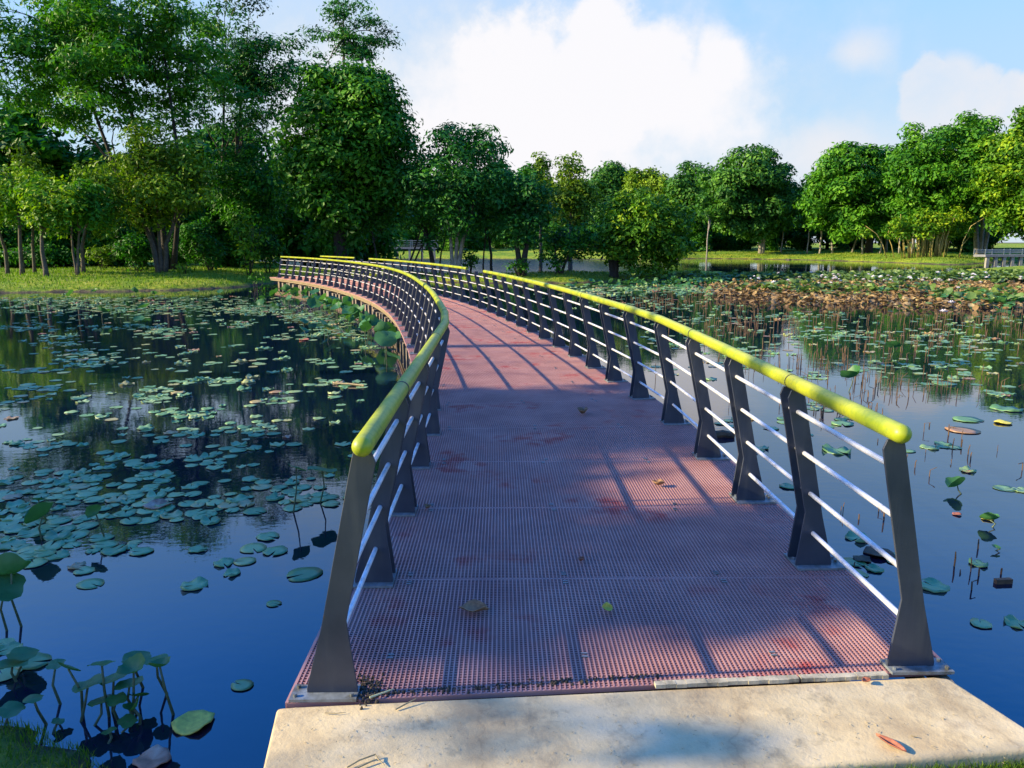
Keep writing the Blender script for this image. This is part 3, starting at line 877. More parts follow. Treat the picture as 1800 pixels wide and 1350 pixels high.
# slim stems between bridge and lake
for i, (ub, top, lean, r, lab) in enumerate([(668, 400, -.5, .05, 'thin bare sapling leaning left behind the bridge railing'), (714, 395, .9, .055, 'thin dark sapling leaning right behind the bridge railing'),
        (722, 392, 1.3, .05, 'second leaning sapling close to the thin dark one'), (741, 400, .15, .035, 'pair of upright slim stems behind the railing'),
        (763, 400, -.55, .13, 'thick curved dark trunk left of the leaning tree'), (772, 405, .4, .045, 'wavy thin stem right of the curved dark trunk'),
        (850, 405, .12, .045, 'slim straight stem right of the leaning tree'), (865, 410, -.2, .075, 'dark straight stem with a side fork left of the forked tree')]):
    d = 44.5 + (i % 3) * .6
    bx, zt = at(ub, top, d); z0 = gz(bx, d) - .05; H = zt - z0
    rng = np.random.default_rng(70 + i)
    pts = [(0, 0, -.1), (lean * .1 - .05, 0, H * .2), (lean * .45 + rng.normal(0, .08), 0, H * .5), (lean * .75, 0, H * .75), (lean, 0, H)]
    bl = [(np.array([lean + rng.normal(0, .5), rng.normal(0, .4), H + rng.normal(.1, .35)]), np.array([.5, .5, .4])) for _ in range(7)]
    make_tree('sapling', lab, 'sapling', (bx, d, z0), bl, K['leaf_mid'], K['bark_dark'], [(pts, [r * 1.3, r * 1.1, r, r * .85, r * .6])], 13, .10, .45, 70 + i, 'slim trees behind the railing', 6)

# far bank --------------------------------------------------------
FARS = dict(dens=7.5, ls=.26, asp=.5)
tree('far_tree', 'hazy rounded tree left of the tall dark round tree across the lake', 'tree', 112, 1170, 1245, 282, 440, 1205, K['leaf_far'], K['bark_dark'], 81, nb=52, br=1.6, tr=.3, limbs=6, **FARS)
tree('far_tree', 'light feathery tree behind the sunlit bushy tree', 'tree', 118, 1090, 1195, 288, 435, 1140, K['leaf_olive'], K['bark'], 82, nb=52, br=1.7, tr=.3, limbs=6, **FARS)
tree('far_tree', 'low pale green tree above the conical trees on the skyline', 'tree', 122, 1025, 1110, 292, 430, 1065, K['leaf_far'], K['bark'], 83, nb=42, br=1.7, tr=.3, limbs=6, **FARS)
tree('broad_tree', 'tall round tree with pale forked trunk standing alone across the lake', 'tree', 103, 1228, 1400, 262, 425, 1338, K['leaf_far'], K['bark_pale'], 84, nb=120, br=1.5, tr=.34, forks=2, spread=.8, limbs=14, dens=8.5, ls=.25, asp=.5, taper=.05, depth=.75, fork_h=.5)
tree('broad_tree', 'wide dense tree with sunlit left side at the middle of the right bank', 'tree', 97, 1412, 1605, 255, 428, 1527, K['leaf_mid'], K['bark_dark'], 85, nb=140, br=1.45, tr=.45, forks=2, spread=.5, limbs=14, dens=9, ls=.24, asp=.5, taper=.10, depth=.75)
tree('broad_tree', 'highest tree of the right bank with pale branching trunk', 'tree', 88, 1572, 1775, 200, 415, 1722, K['leaf_mid'], K['bark_pale'], 86, nb=140, br=1.45, tr=.42, forks=3, spread=1.1, limbs=16, dens=9.5, ls=.22, asp=.5, depth=.75, taper=-.05, fork_h=.6)
tree('broad_tree', 'yellow green tree cut by the right picture edge', 'tree', 80, 1728, 1930, 185, 430, 1815, K['leaf_lime'], K['bark'], 87, nb=130, br=1.35, tr=.4, limbs=14, dens=10, ls=.21, asp=.5, depth=.7, var_shift=-.05)
tree('far_tree', 'dim tree filling the gap right of the lone round tree', 'tree', 118, 1365, 1440, 345, 440, 1402, K['leaf_deep'], K['bark_dark'], 88, nb=36, br=1.5, tr=.25, limbs=5, **FARS)
tree('far_tree', 'pale distant tree in the gap right of the lone round tree', 'tree', 150, 1375, 1445, 318, 430, 1410, K['leaf_far'], K['bark'], 89, nb=26, br=1.7, tr=.3, limbs=8, dens=4, ls=.3, shell=.3)
# bamboo clump
bx, _ = at(1632, 440, 84); z0 = gz(bx, 84)
root = empty('bamboo_clump', (bx, 84, z0)); tag(root, 'bamboo clump with yellow canes under the right bank trees', 'bamboo')
b = MB(); rng = np.random.default_rng(99); bl = []
for i in range(70):
    x0 = rng.normal(0, 1.5); y0 = rng.normal(0, .5); tx = x0 * 1.6 + rng.normal(0, .5); H = rng.uniform(2.6, 4.6)
    b.tube([(x0, y0, -.1), (x0 * 1.1 + rng.normal(0, .05), y0, H * .4), (x0 * 1.3, y0 - .2, H * .75), (tx, y0 - .5, H)], [.055, .05, .04, .02], 5)
    if True: bl.append((np.array([tx, y0 - .5, H * rng.uniform(.7, 1.05)]), np.array([.9, .8, .7])))
b.build('canes', K['bamboo'], root, True)
C_, N2, va = crown_points(bl, 8, rng); L = .22 * rng.uniform(.6, 1.4, len(C_))
V, Q = leaf_quads(C_, N2, L, L * .35, rng)
link(bpy.data.objects.new('foliage', np_mesh('foliage', V, Q, K['leaf_lime'], attr=va)), root)
# stems standing on the right bank in front of the shade
for i, (u, d, h, ln, r) in enumerate([(1242, 100, 6, .1, .11), (1440, 99, 4.5, .2, .14), (1463, 99, 4, -.5, .16), (1497, 98, 4.5, 1.2, .13), (1516, 95, 6, -.5, .12), (1546, 95, 5, .2, .12), (1557, 97, 7, .15, .15),
        (1580, 92, 4.0, -.1, .1), (1602, 90, 5, .1, .13), (1419, 101, 4, .1, .1), (1650, 88, 4, 0.05, .1), (1372, 104, 4, .2, .1)]):
    x, _ = at(u, 450, d); z = gz(x, d); b = MB(); rng = np.random.default_rng(300 + i)
    o = empty('bare_stem', (x, d, z)); tag(o, 'pale slim tree trunk at the edge of the shade on the right bank', 'tree trunk', 'pale trunks along the right bank')
    limb(b, (0, 0, -.1), (ln, .1, h), r, r * .6, rng, .1, 6, .02); limb(b, (ln * .7, 0, h * .7), (ln + .6, .3, h * 1.1), r * .5, r * .3, rng)
    b.build('trunk', K['bark_pale'], o, True)
    bl = [(np.array([ln + rng.normal(0, .6), rng.normal(0, .5), h + rng.normal(.2, .6)]), np.array([.9, .8, .7])) for _ in range(6)]
    C_, N2, va = crown_points(bl, 5, rng); L = .24 * rng.uniform(.6, 1.4, len(C_)); V, Q = leaf_quads(C_, N2, L, L * .45, rng)
    link(bpy.data.objects.new('crown', np_mesh('crown', V, Q, K['leaf_far'], attr=va)), o)

# woods closing the view behind the banks: three crowns shared by many trees
WOOD = []
for k in range(4):
    rng = np.random.default_rng(400 + k)
    bl = envelope_blobs(rng, 105, (0, 0, 5.6), (5.3, 4.8, 6.0), 1.45, .75, .55, -.9, [.1, .25, -.05, .2][k])
    C_, N2, va = crown_points(bl, 6.5, rng); L = .30 * rng.uniform(.6, 1.4, len(C_)); V, Q = leaf_quads(C_, N2, L, L * .5, rng)
    cm = [np_mesh('crown', V, Q, K[q], attr=va) for q in ('leaf_far', 'leaf_deep', 'leaf_mid')]
    b = MB(); limb(b, (0, 0, -.3), (.3, 0, 5.5), .26, .12, rng)
    for q in range(7):
        c = bl[q * 7][0]; limb(b, (.1, 0, 3.0 + .3 * q), tuple(np.array(c) * .9), .1, .03, rng)
    WOOD.append((cm, b.mesh('trunk', K['bark_dark'], True)))
def wood_tree(x, y, s, k, mi, label, group):
    o = empty('woodland_tree', (x, y, gz(x, y)), random.uniform(0, 6.28)); o.scale = (s * random.uniform(.9, 1.15), s * random.uniform(.9, 1.15), s)
    tag(o, label, 'tree', group)
    link(bpy.data.objects.new('crown', WOOD[k][0][mi]), o); link(bpy.data.objects.new('trunk', WOOD[k][1]), o)
for i in range(26):       # behind the right bank
    x = -30 + i * 4.6 + random.uniform(-1.5, 1.5) + (i // 14) * 6; y = 128 + random.uniform(-8, 10) - max(0, x - 20) * .28
    wood_tree(x, y, random.uniform(.95, 1.25), i % 4, 1, 'dark shaded tree in the wood behind the right bank', 'wood behind the right bank')
for i in range(16):       # behind the lake, left of the middle
    x = -92 + i * 5.4 + random.uniform(-1.5, 1.5); y = 121 + random.uniform(-4, 12)
    wood_tree(x, y, random.uniform(.85, 1.15), (i + 1) % 4, (0, 2, 0)[i % 3], 'light green tree on the far lake shore behind the left bank', 'trees on the far lake shore')
for i in range(14):       # behind the left grove
    x = -58 + i * 3.4 + random.uniform(-1, 1); y = 56 + random.uniform(-2, 9) + (i > 9) * 4
    wood_tree(x, y, random.uniform(.75, 1.0), i % 4, (1, 1, 2)[i % 3], 'dark tree at the back of the left bank', 'trees at the back of the left bank')

def under(x, y, s, mi, label, group):
    o = empty('understory_bush', (x, y, gz(x, y) - .8 * s), random.uniform(0, 6.28)); o.scale = (s * random.uniform(1.0, 1.5), s * random.uniform(.9, 1.2), s)
    tag(o, label, 'bush', group); link(bpy.data.objects.new('foliage', WOOD[random.randrange(4)][0][mi]), o)
for i in range(36):
    x = -34 + i * 3.6 + random.uniform(-1, 1); y = 116 + random.uniform(-3, 4) - max(0, x - 20) * .30
    under(x, y, random.uniform(.36, .5), 1, 'dark bush in the shade below the right bank wood', 'undergrowth of the right bank')
for i in range(26):
    x = -95 + i * 3.6 + random.uniform(-1, 1); y = 113 + random.uniform(-2, 3)
    under(x, y, random.uniform(.3, .45), 1 if i % 3 else 2, 'bush along the far lake shore lawn', 'undergrowth of the far lake shore')
for i in range(20):
    x = -56 + i * 2.5 + random.uniform(-1, 1); y = 53 + random.uniform(-1.5, 1.5)
    if x > -16: continue
    under(x, y, random.uniform(.24, .36), 1, 'dark bush at the back of the left bank', 'undergrowth of the left bank')

# trees on the near left shore: outside the frame, they shade the near half of the deck and the water
def shade_tree(label, x, y, blobs, seed, r=.2, leaf='leaf_mid', dens=22, ls=.18, limbs=14):
    z0 = gz(x, y)
    bl = [(np.array([p[0] - x, p[1] - y, p[2] - z0]), np.array([p[3], p[3] * (p[4] if len(p) > 4 else 1), p[3] * .7])) for p in blobs]
    H = max(p[2] for p in blobs) - z0
    make_tree('shore_tree', label, 'tree', (x, y, z0), bl, K[leaf], K['bark'], [([(0, 0, -.2), (.1, .05, H * .25), (-.1, .1, H * .5), (.1, 0, H * .72)], [r * 1.5, r * 1.1, r, r * .6])], dens, ls, .5, seed, None, limbs)
rng = np.random.default_rng(55)
SX = -20.5
SH = -19.5 * math.tan(-SUN_AZ)          # a shadow falling on the deck at y comes from y + SH at the shore
sh = []
for i in range(110): sh.append((SX + rng.uniform(-1.4, 1.4), rng.uniform(4.9, 8.6) + SH, rng.uniform(6.6, 9.35), rng.uniform(.55, .8)))
for yq in np.arange(4.9, 8.9, .42): sh.append((SX + rng.uniform(-.3, .3), yq + rng.uniform(-.1, .1) + SH, 9.75 + rng.uniform(-.3, .3), rng.uniform(.4, .55)))
for yq in np.arange(3.3, 8.9, .55): sh.append((SX + rng.uniform(-.3, .3), yq + rng.uniform(-.2, .2) + SH, rng.uniform(9.9, 10.9), rng.uniform(.14, .26)))
sh = [(p[0], p[1], min(p[2], 8.35) if 4.35 < p[1] - SH < 5.9 else p[2], p[3]) for p in sh]
shade_tree('dense tree on the near left shore shading the bridge', SX, 7.0 + SH, sh, 201, .3)
sh = [(SX + rng.uniform(-1, 1), rng.uniform(3.25, 5.0) + SH, rng.uniform(6.8, 9.55), rng.uniform(.4, .55)) for i in range(90)] + [(SX + rng.uniform(-.3, .3), yq + SH, 9.75 + rng.uniform(-.2, .2), .36) for yq in np.arange(3.45, 5.0, .3)] + [(SX, 3.45 + SH, 8.9, .45), (SX, 3.4 + SH, 9.35, .3), (SX, 3.9 + SH, 9.3, .4), (SX, 4.4 + SH, 9.2, .3), (SX + .4, 3.3 + SH, 9.75, .22), (SX, 3.75 + SH, 9.9, .2)]
for i in range(16): sh.append((SX + rng.uniform(-.4, .4), rng.uniform(2.75, 4.6) + SH, rng.uniform(10.1, 11.2), rng.uniform(.12, .24)))
sh = [(p[0], p[1], min(p[2], 8.35) if 4.35 < p[1] - SH < 5.9 else p[2], p[3]) for p in sh]
shade_tree('slim tree on the near left shore beside the dense one', SX + .5, 3.6 + SH, sh, 202, .16)
sh = [(SX + rng.uniform(-2, 2), rng.uniform(9, 25) + SH, rng.uniform(2.6, 5.2), rng.uniform(.8, 1.2)) for i in range(40)]
for k in range(4):
    part = [p for p in sh if 9 + 4 * k <= p[1] - SH < 13 + 4 * k]
    if part: shade_tree(['low spreading tree on the left shore', 'bushy tree further along the left shore', 'wide low tree on the left shore near the lawn', 'last low tree on the left shore before the lawn'][k], SX - .5 - k * 1.2, 11 + 4 * k + SH, [(p[0] - k * 1.2, p[1], p[2], p[3]) for p in part], 203 + k, .2)
sh = [(SX + rng.uniform(-1, 1), 12.9 + SH + rng.uniform(-1, 1), rng.uniform(13, 15.5), rng.uniform(.5, .8)) for i in range(10)]
shade_tree('tall thin tree with a long bare trunk on the left shore', SX, 12.9 + SH, sh, 209, .2)
sh = [(SX + 2.5 + rng.uniform(-1.2, 1.2), rng.uniform(2.2, 6.5) + SH, rng.uniform(4.0, 6.6), rng.uniform(.5, .75)) for i in range(46)]
shade_tree('leafy tree on the near left bank behind the lotus clump', SX + 2.5, 4.0 + SH, sh, 211, .16)
sh = [(-15 + rng.uniform(-2.2, 1.5), rng.uniform(1.85, 2.75) - 1.6, rng.uniform(5.9, 7.7), rng.uniform(.16, .3)) for i in range(11)]
shade_tree('small open tree on the near bank throwing soft shade on the slab', -15.5, 1.8 + SH * .7, sh, 210, .1, dens=8)

# ------------------------------------------------------------------ lily pads
def pad_shape(seed, n=26, wav=.05, lift=.02):
    """a unit pad: notched round leaf, wavy rim, slightly lifted"""
    rng = np.random.default_rng(seed)
    a0 = .10 + .06 * rng.random()
    ph = rng.uniform(0, 6.28, 4)
    V = [(0, 0, .012)]
    for ring, f in ((0, .55), (1, 1.0)):
        for i in range(n):
            a = a0 + (2 * math.pi - 2 * a0) * i / (n - 1)
            r = f * (1 + wav * math.sin(3 * a + ph[0]) * .5 + wav * math.sin(7 * a + ph[1]) * .35 + wav * .4 * rng.normal() * ring)
            z = .012 if ring == 0 else .012 + lift * (.5 + .5 * math.sin(2 * a + ph[2])) + lift * .5 * math.sin(5 * a + ph[3])
            V.append((r * math.cos(a), r * math.sin(a), z))
    F = []
    for i in range(n - 1):
        F.append((0, 1 + i, 2 + i, 2 + i)); F.append((1 + i, 1 + n + i, 2 + n + i, 2 + i))
    # a rim below, so that the leaf has an edge
    b = len(V)
    for i in range(n):
        x, y, z = V[1 + n + i]; V.append((x * .985, y * .985, min(z, .012) - .012))
    for i in range(n - 1): F.append((1 + n + i, b + i, b + i + 1, 2 + n + i))
    return np.array(V), F

PADS = []
def scatter(u, v, su, sv, n, size=(.042, .095)):
    if n > 4: n = int(n * ((1.7 if v > 780 else 2.3) if u < 800 else 1.15))
    if v < 700: size = (size[0] * 1.15, size[1] * 1.2)
    for _ in range(n):
        uu = random.gauss(u, su * .6); vv = random.gauss(v, sv * .6)
        if vv < 478: continue
        x, y = wp(uu, vv); PADS.append((x, y, random.uniform(*size)))
# left pond, from the near water to the far bank (photo column, row, spreads, count)
for q in [(345, 1030, 3, 1, 1), (410, 1008, 3, 1, 1), (483, 1062, 2, 1, 1), (425, 1206, 2, 1, 1), (395, 990, 10, 5, 2), (435, 985, 10, 4, 2), (455, 968, 14, 6, 4), (470, 943, 16, 6, 4), (352, 966, 4, 2, 1), (487, 970, 4, 2, 1),
          (25, 1135, 22, 8, 4), (38, 1163, 20, 8, 4), (10, 1190, 20, 8, 3), (150, 1000, 12, 8, 3), (170, 1015, 12, 8, 3),
          (550, 878, 60, 12, 24), (400, 885, 60, 15, 22), (330, 902, 60, 12, 16), (230, 905, 80, 15, 26), (100, 932, 80, 22, 42), (60, 972, 50, 15, 22), (200, 965, 40, 10, 12), (30, 880, 40, 20, 14),
          (170, 870, 100, 20, 34), (300, 870, 60, 15, 14), (480, 850, 60, 12, 10), (100, 840, 90, 12, 20), (220, 815, 50, 10, 12), (250, 838, 40, 8, 8), (400, 792, 40, 15, 10), (460, 760, 30, 10, 8), (360, 812, 30, 8, 6),
          (100, 780, 80, 10, 9), (310, 760, 40, 8, 5), (310, 727, 40, 8, 13), (360, 726, 20, 6, 6), (490, 706, 30, 6, 7), (585, 672, 34, 4, 9), (545, 678, 20, 3, 4), (490, 690, 20, 4, 4), (280, 702, 30, 8, 9), (40, 702, 40, 6, 6), (60, 682, 50, 6, 8),
          (275, 685, 20, 4, 5), (50, 652, 40, 5, 8), (160, 640, 40, 5, 8), (400, 670, 30, 5, 7), (350, 669, 30, 4, 5), (500, 653, 20, 4, 4), (610, 655, 25, 4, 4), (160, 626, 50, 10, 18), (120, 605, 60, 8, 9), (430, 636, 20, 3, 3), (560, 636, 30, 6, 6), (635, 640, 22, 6, 5), (485, 632, 20, 3, 3),
          (290, 582, 40, 8, 28), (430, 570, 30, 6, 12), (60, 576, 50, 8, 16), (230, 576, 40, 6, 8), (500, 592, 30, 5, 7), (100, 592, 40, 5, 8), (640, 612, 18, 5, 5),
          (150, 540, 170, 13, 130), (330, 540, 130, 12, 95), (450, 545, 60, 10, 60), (540, 560, 40, 12, 44), (600, 562, 30, 12, 24), (250, 526, 220, 5, 110), (570, 584, 30, 8, 12), (60, 528, 90, 6, 60), (620, 590, 24, 8, 8), (300, 640, 320, 70, 60), (250, 560, 280, 30, 60), (300, 760, 300, 60, 30)]:
    scatter(*q)
# right pond
for q in [(1472, 793, 2, 1, 1), (1700, 828, 3, 1, 1), (1755, 858, 14, 3, 4), (1790, 862, 10, 3, 3), (1655, 782, 4, 2, 2), (1600, 792, 3, 2, 1), (1660, 788, 20, 3, 3), (1726, 1097, 2, 1, 1), (1640, 1030, 4, 3, 2), (1790, 1100, 4, 3, 2), (1720, 993, 2, 1, 1),
          (1500, 1003, 30, 16, 9), (1500, 950, 12, 4, 2), (1560, 985, 10, 10, 3), (1490, 1035, 20, 6, 4), (1385, 856, 10, 4, 2), (1345, 795, 20, 8, 3), (1400, 745, 60, 12, 12), (1290, 742, 26, 8, 5), (1440, 715, 50, 8, 9), (1520, 735, 40, 8, 5),
          (1150, 532, 150, 18, 150), (1250, 562, 110, 15, 75), (1200, 600, 80, 18, 44), (1450, 585, 130, 15, 80), (1600, 592, 130, 20, 80), (1300, 645, 60, 15, 26), (1550, 642, 110, 15, 32), (1700, 640, 70, 15, 26), (1660, 668, 60, 10, 12), (1770, 690, 40, 10, 9),
          (1430, 662, 50, 8, 8), (1350, 612, 60, 14, 26), (1700, 605, 90, 16, 40), (1720, 565, 90, 10, 30), (1400, 555, 100, 8, 50), (1170, 650, 30, 10, 6)]:
    scatter(*q)
for q in [(1130, 506, 110, 5, 170), (1230, 510, 60, 5, 90), (1040, 516, 50, 6, 60)]: scatter(*q, size=(.10, .17))
BIG = [(1480, 745, .15), (1692, 757, .19), (1470, 793, .16), (1700, 738, .17), (535, 1010, .12), (1745, 715, .17), (1660, 675, .18), (1770, 720, .19)]
for u, v, r in BIG: PADS.append((*wp(u, v), r))
# keep them apart, off the banks and off the bridge
SP = np.stack([EL_[::20, 0], EL_[::20, 1]], 1)
keep = []; grid = {}
PADS.sort(key=lambda p: -p[2])
P2 = np.array([(p[0], p[1]) for p in PADS]); land_h = height(P2)
for i, (x, y, r) in enumerate(PADS):
    if land_h[i] > WL - .15: continue
    j = int(np.argmin(((SP - (x, y)) ** 2).sum(1))); dv = np.array((x, y)) - SP[j]; nn_ = N_[::20][j]
    tt = dv @ nn_
    if -.25 - r < tt < DW + .25 + r and y > 2.5: continue
    gx, gy = int(x / .5), int(y / .5); ok = True
    for a in (-1, 0, 1):
        for b_ in (-1, 0, 1):
            for (px_, py_, pr) in grid.get((gx + a, gy + b_), ()):
                if (px_ - x) ** 2 + (py_ - y) ** 2 < (.66 * (pr + r)) ** 2: ok = False; break
    if not ok: continue
    grid.setdefault((gx, gy), []).append((x, y, r)); keep.append((x, y, r))
def shown(p):
    x, y, r = p; d = math.hypot(x, y)
    u = 900 + FPX * x / y
    return (r * r / d ** 3) * (1 if -20 < u < 1820 else 0)
keep.sort(key=shown, reverse=True)
PSH = [pad_shape(500 + k, wav=[.05, .09, .04, .12, .07, .05][k], lift=[.02, .08, .0, .16, .04, .26][k]) for k in range(6)]
def quads(F): return np.array([f if len(f) == 4 else f + (f[-1],) for f in F])
PME = []
for V, F in PSH:
    me = bpy.data.meshes.new('lily_pad')
    me.from_pydata([tuple(q) for q in V], [], [tuple(dict.fromkeys(f)) for f in F]); me.materials.append(M['pad'])
    me.polygons.foreach_set('use_smooth', [True] * len(me.polygons)); me.update(); PME.append(me)
NPAD = min(290, len(keep))
def pad_label(x, y, r):
    d = math.hypot(x, y); left = x < 0
    if left:
        if d < 4.6: return 'lily pad on the open blue water between the lotus clump and the bridge start', 'pads on the open near water'
        if d < 6.6: return 'teal lily pad in the thick shaded carpet left of the near bridge railing', 'pads of the shaded carpet'
        if d < 9.5: return 'pale teal lily pad scattered on dark water beyond the shaded carpet', 'pads beyond the shaded carpet'
        return 'small light lily pad on the dark tree reflections left of the bridge', 'pads on the left tree reflections'
    if d < 7.5: return 'lily pad on the deep blue water just outside the right railing', 'pads outside the right railing'
    if d < 12: return 'light green lily pad on the bright sky reflection right of the bridge', 'pads on the right sky reflection'
    return 'thin looking lily pad among dead stalks on the right pond', 'pads among the dead stalks'
for i, (x, y, r) in enumerate(keep[:NPAD]):
    o = bpy.data.objects.new('lily_pad', PME[i % 6]); o.location = (x, y, WL + .004 + .003 * random.random()); o.rotation_euler = (random.uniform(-.02, .02), random.uniform(-.02, .02), random.uniform(0, 6.28))
    o.scale = (r, r * random.uniform(.82, 1.0), r * .9); link(o)
    lab, grp = pad_label(x, y, r); tag(o, lab, 'lily pad', grp)
Vs = []; Fs = []; At = []; base = 0
for i, (x, y, r) in enumerate(keep[NPAD:]):
    V, F = PSH[i % 6]; a = random.uniform(0, 6.28); ca, sa = math.cos(a), math.sin(a)
    W_ = np.stack([x + r * (V[:, 0] * ca - V[:, 1] * sa), y + r * (V[:, 0] * sa + V[:, 1] * ca), WL + .004 + V[:, 2] * r], 1)
    Vs.append(W_); q = np.array([f[:4] for f in F]); Fs.append(q + base); base += len(V); At.append(np.full(len(F), random.random()))
Fq = np.vstack(Fs)
tri = Fq[:, 2] == Fq[:, 3]
me = bpy.data.meshes.new('lily_pad_carpet')
me.from_pydata([tuple(p) for p in np.vstack(Vs)], [], [tuple(f[:3]) if t_ else tuple(f) for f, t_ in zip(Fq.tolist(), tri)])
me.materials.append(M['pad_field']); a_ = me.attributes.new('var', 'FLOAT', 'FACE'); a_.data.foreach_set('value', np.concatenate(At).astype(np.float32))
pc = link(bpy.data.objects.new('lily_pad_carpet', me)); tag(pc, 'countless small lily pads scattered far out over both sides of the pond', 'lily pads', kind='stuff')
print('PADS', len(keep))

# ------------------------------------------------------------------ lotus leaves on stalks
def cup_mesh(seed, depth=.25, n=20, fold=0.0):
    rng = np.random.default_rng(seed); V = [(0, 0, 0)]; F = []; ph = rng.uniform(0, 6.28, 3)
    for ring, f in enumerate((.4, .75, 1.0)):
        for i in range(n):
            a = 2 * math.pi * i / n
            r = f * (1 + .06 * math.sin(4 * a + ph[0]) + .05 * math.sin(7 * a + ph[1]))
            z = depth * f * f + .07 * f * f * math.sin(3 * a + ph[2]) + .03 * f * rng.normal() + fold * abs(r * math.sin(a)) * f
            V.append((r * math.cos(a), r * math.sin(a) * (1 - .35 * abs(fold)), z))
    for i in range(n): F.append((0, 1 + i, 1 + (i + 1) % n))
    for ring in range(2):
        for i in range(n):
            b0 = 1 + ring * n; b1 = b0 + n; F.append((b0 + i, b1 + i, b1 + (i + 1) % n, b0 + (i + 1) % n))
    return V, F
CUP = []
for k in range(6):
    V, F = cup_mesh(600 + k, [.22, .05, .34, .12, -.12, .28][k], fold=[0, 0, .25, 0, .0, .6][k])
    me = bpy.data.meshes.new('leaf_blade'); me.from_pydata(V, [], F); me.materials.append(M['lotus_leaf']); me.polygons.foreach_set('use_smooth', [True] * len(me.polygons))
    a_ = me.attributes.new('var', 'FLOAT', 'FACE'); a_.data.foreach_set('value', np.random.default_rng(k).normal(.45, .04, len(F)).astype(np.float32)); CUP.append(me)
def lotus(u, v, h, r, k, tilt=.3, label=None, group=None, az=None):
    """a leaf seen at the photo pixel u, v standing h above the water"""
    x, y = gnd(u, v, WL + h)
    bx, by = x + random.uniform(-.08, .08) * (h + .2), y + random.uniform(-.05, .05)
    o = empty('lotus_leaf', (bx, by, WL)); tag(o, label, 'lotus leaf', group)
    b = MB(); m_ = Vector(((x - bx) * .35 + random.uniform(-.03, .03), (y - by) * .35, h * .5))
    b.tube([(0, 0, -.3), (0, 0, 0), m_, (x - bx, y - by, h)], [.007, .007, .006, .0045], 6); b.build('stem', M['lotus_stem'], o, True)
    l = bpy.data.objects.new('leaf_blade', CUP[k]); l.location = (x - bx, y - by, h); l.scale = (r, r, r)
    a = az if az is not None else random.uniform(0, 6.28)
    l.rotation_euler = (Matrix.Rotation(a, 3, 'Z') @ Matrix.Rotation(tilt, 3, 'X') @ Matrix.Rotation(random.uniform(0, 6.28), 3, 'Z')).to_euler()
    link(l, o); return o
GL = 'lotus leaves standing in the near left corner'
for (u, v, h, r, k, tl, lab) in [
        (120, 1176, .42, .062, 0, .75, 'yellow green lotus leaf tipped towards the camera on a tall stalk'),
        (179, 1168, .44, .070, 3, .35, 'lotus leaf on the tallest straight stalk of the near clump'),
        (235, 1178, .40, .078, 2, .30, 'broad dark cupped lotus leaf right in the near clump'),
        (281, 1172, .42, .062, 2, .25, 'funnel shaped lotus leaf on a kinked stalk, rightmost of the near clump'),
        (98, 1168, .30, .050, 1, .15, 'flat blue green lotus leaf behind the yellow tipped one'),
        (240, 1158, .30, .080, 1, .12, 'flat teal lotus leaf at the back of the near clump'),
        (275, 1160, .32, .062, 1, .12, 'flat teal lotus leaf touching the funnel shaped one'),
        (155, 1204, .26, .080, 3, .25, 'wide low lotus leaf in the middle of the near clump'),
        (200, 1192, .28, .070, 1, .2, 'low green lotus leaf under the tallest stalk'),
        (228, 1203, .26, .075, 3, .22, 'wide low lotus leaf under the dark cupped one'),
        (178, 1232, .16, .062, 1, .15, 'small low lotus leaf just above the dark reflections'),
        (205, 1230, .18, .052, 1, .2, 'second small low lotus leaf above the dark reflections'),
        (243, 1224, .18, .056, 0, .6, 'bright green curled lotus leaf low on the right of the clump'),
        (236, 1246, .14, .052, 5, .4, 'folded yellow green lotus leaf lowest on the right of the clump'),
        (58, 1226, .26, .050, 4, .1, 'small flat lotus leaf on a lone stalk left of the clump'),
        (18, 1248, .22, .065, 1, .2, 'round lotus leaf on a bent stalk at the left picture edge'),
        (102, 1268, .07, .032, 1, .2, 'tiny lotus leaf close to the water near the grass corner'),
        (224, 1268, .06, .048, 1, .2, 'lotus leaf lying just over its own reflection'),
        (192, 1285, .06, .036, 1, .2, 'little lotus leaf low in front of the near clump'),
        (40, 1150, .18, .085, 1, .15, 'big teal lotus leaf overlapping others at the left picture edge'),
        (22, 1168, .15, .095, 3, .15, 'lowest big teal lotus leaf at the left picture edge')]:
    lotus(u, v, h * .6, r * .85, k, tl, lab, GL, az=random.uniform(-.5, .5) + math.pi if tl > .5 else None)
for (u, v, h, r, k, tl, lab) in [
        (521, 823, .36, .085, 3, .5, 'bright yellow green lotus leaf standing alone left of the near railing'),
        (566, 826, .30, .12, 1, .2, 'dark lotus leaf half hidden behind the near railing end'),
        (75, 908, .18, .11, 5, .6, 'long folded lotus leaf at the left edge of the pad carpet'),
        (68, 878, .16, .07, 1, .4, 'olive lotus leaf above the pad carpet'),
        (168, 902, .2, .06, 5, .9, 'narrow upright lotus leaf among the pad carpet'),
        (20, 1008, .34, .10, 5, .9, 'curled lotus leaf upright at the left picture edge'),
        (8, 1035, .26, .10, 0, .6, 'lotus leaf cut by the left picture edge'),
        (1500, 663, .22, .17, 5, .5, 'large upright folded lotus leaf on the right sky reflection'),
        (1683, 854, .06, .09, 5, .4, 'crumpled lotus leaf with dark underside on the right blue water'),
        (1740, 914, .05, .065, 5, .3, 'yellowing boat shaped lotus leaf on the right blue water'),
        (1751, 962, .03, .03, 0, .2, 'tiny green lotus leaf on the right blue water'),
        (1570, 608, .2, .14, 0, .6, 'lime lotus leaf amid the dead stalks')]:
    lotus(u, v, h, r, k, tl, lab)
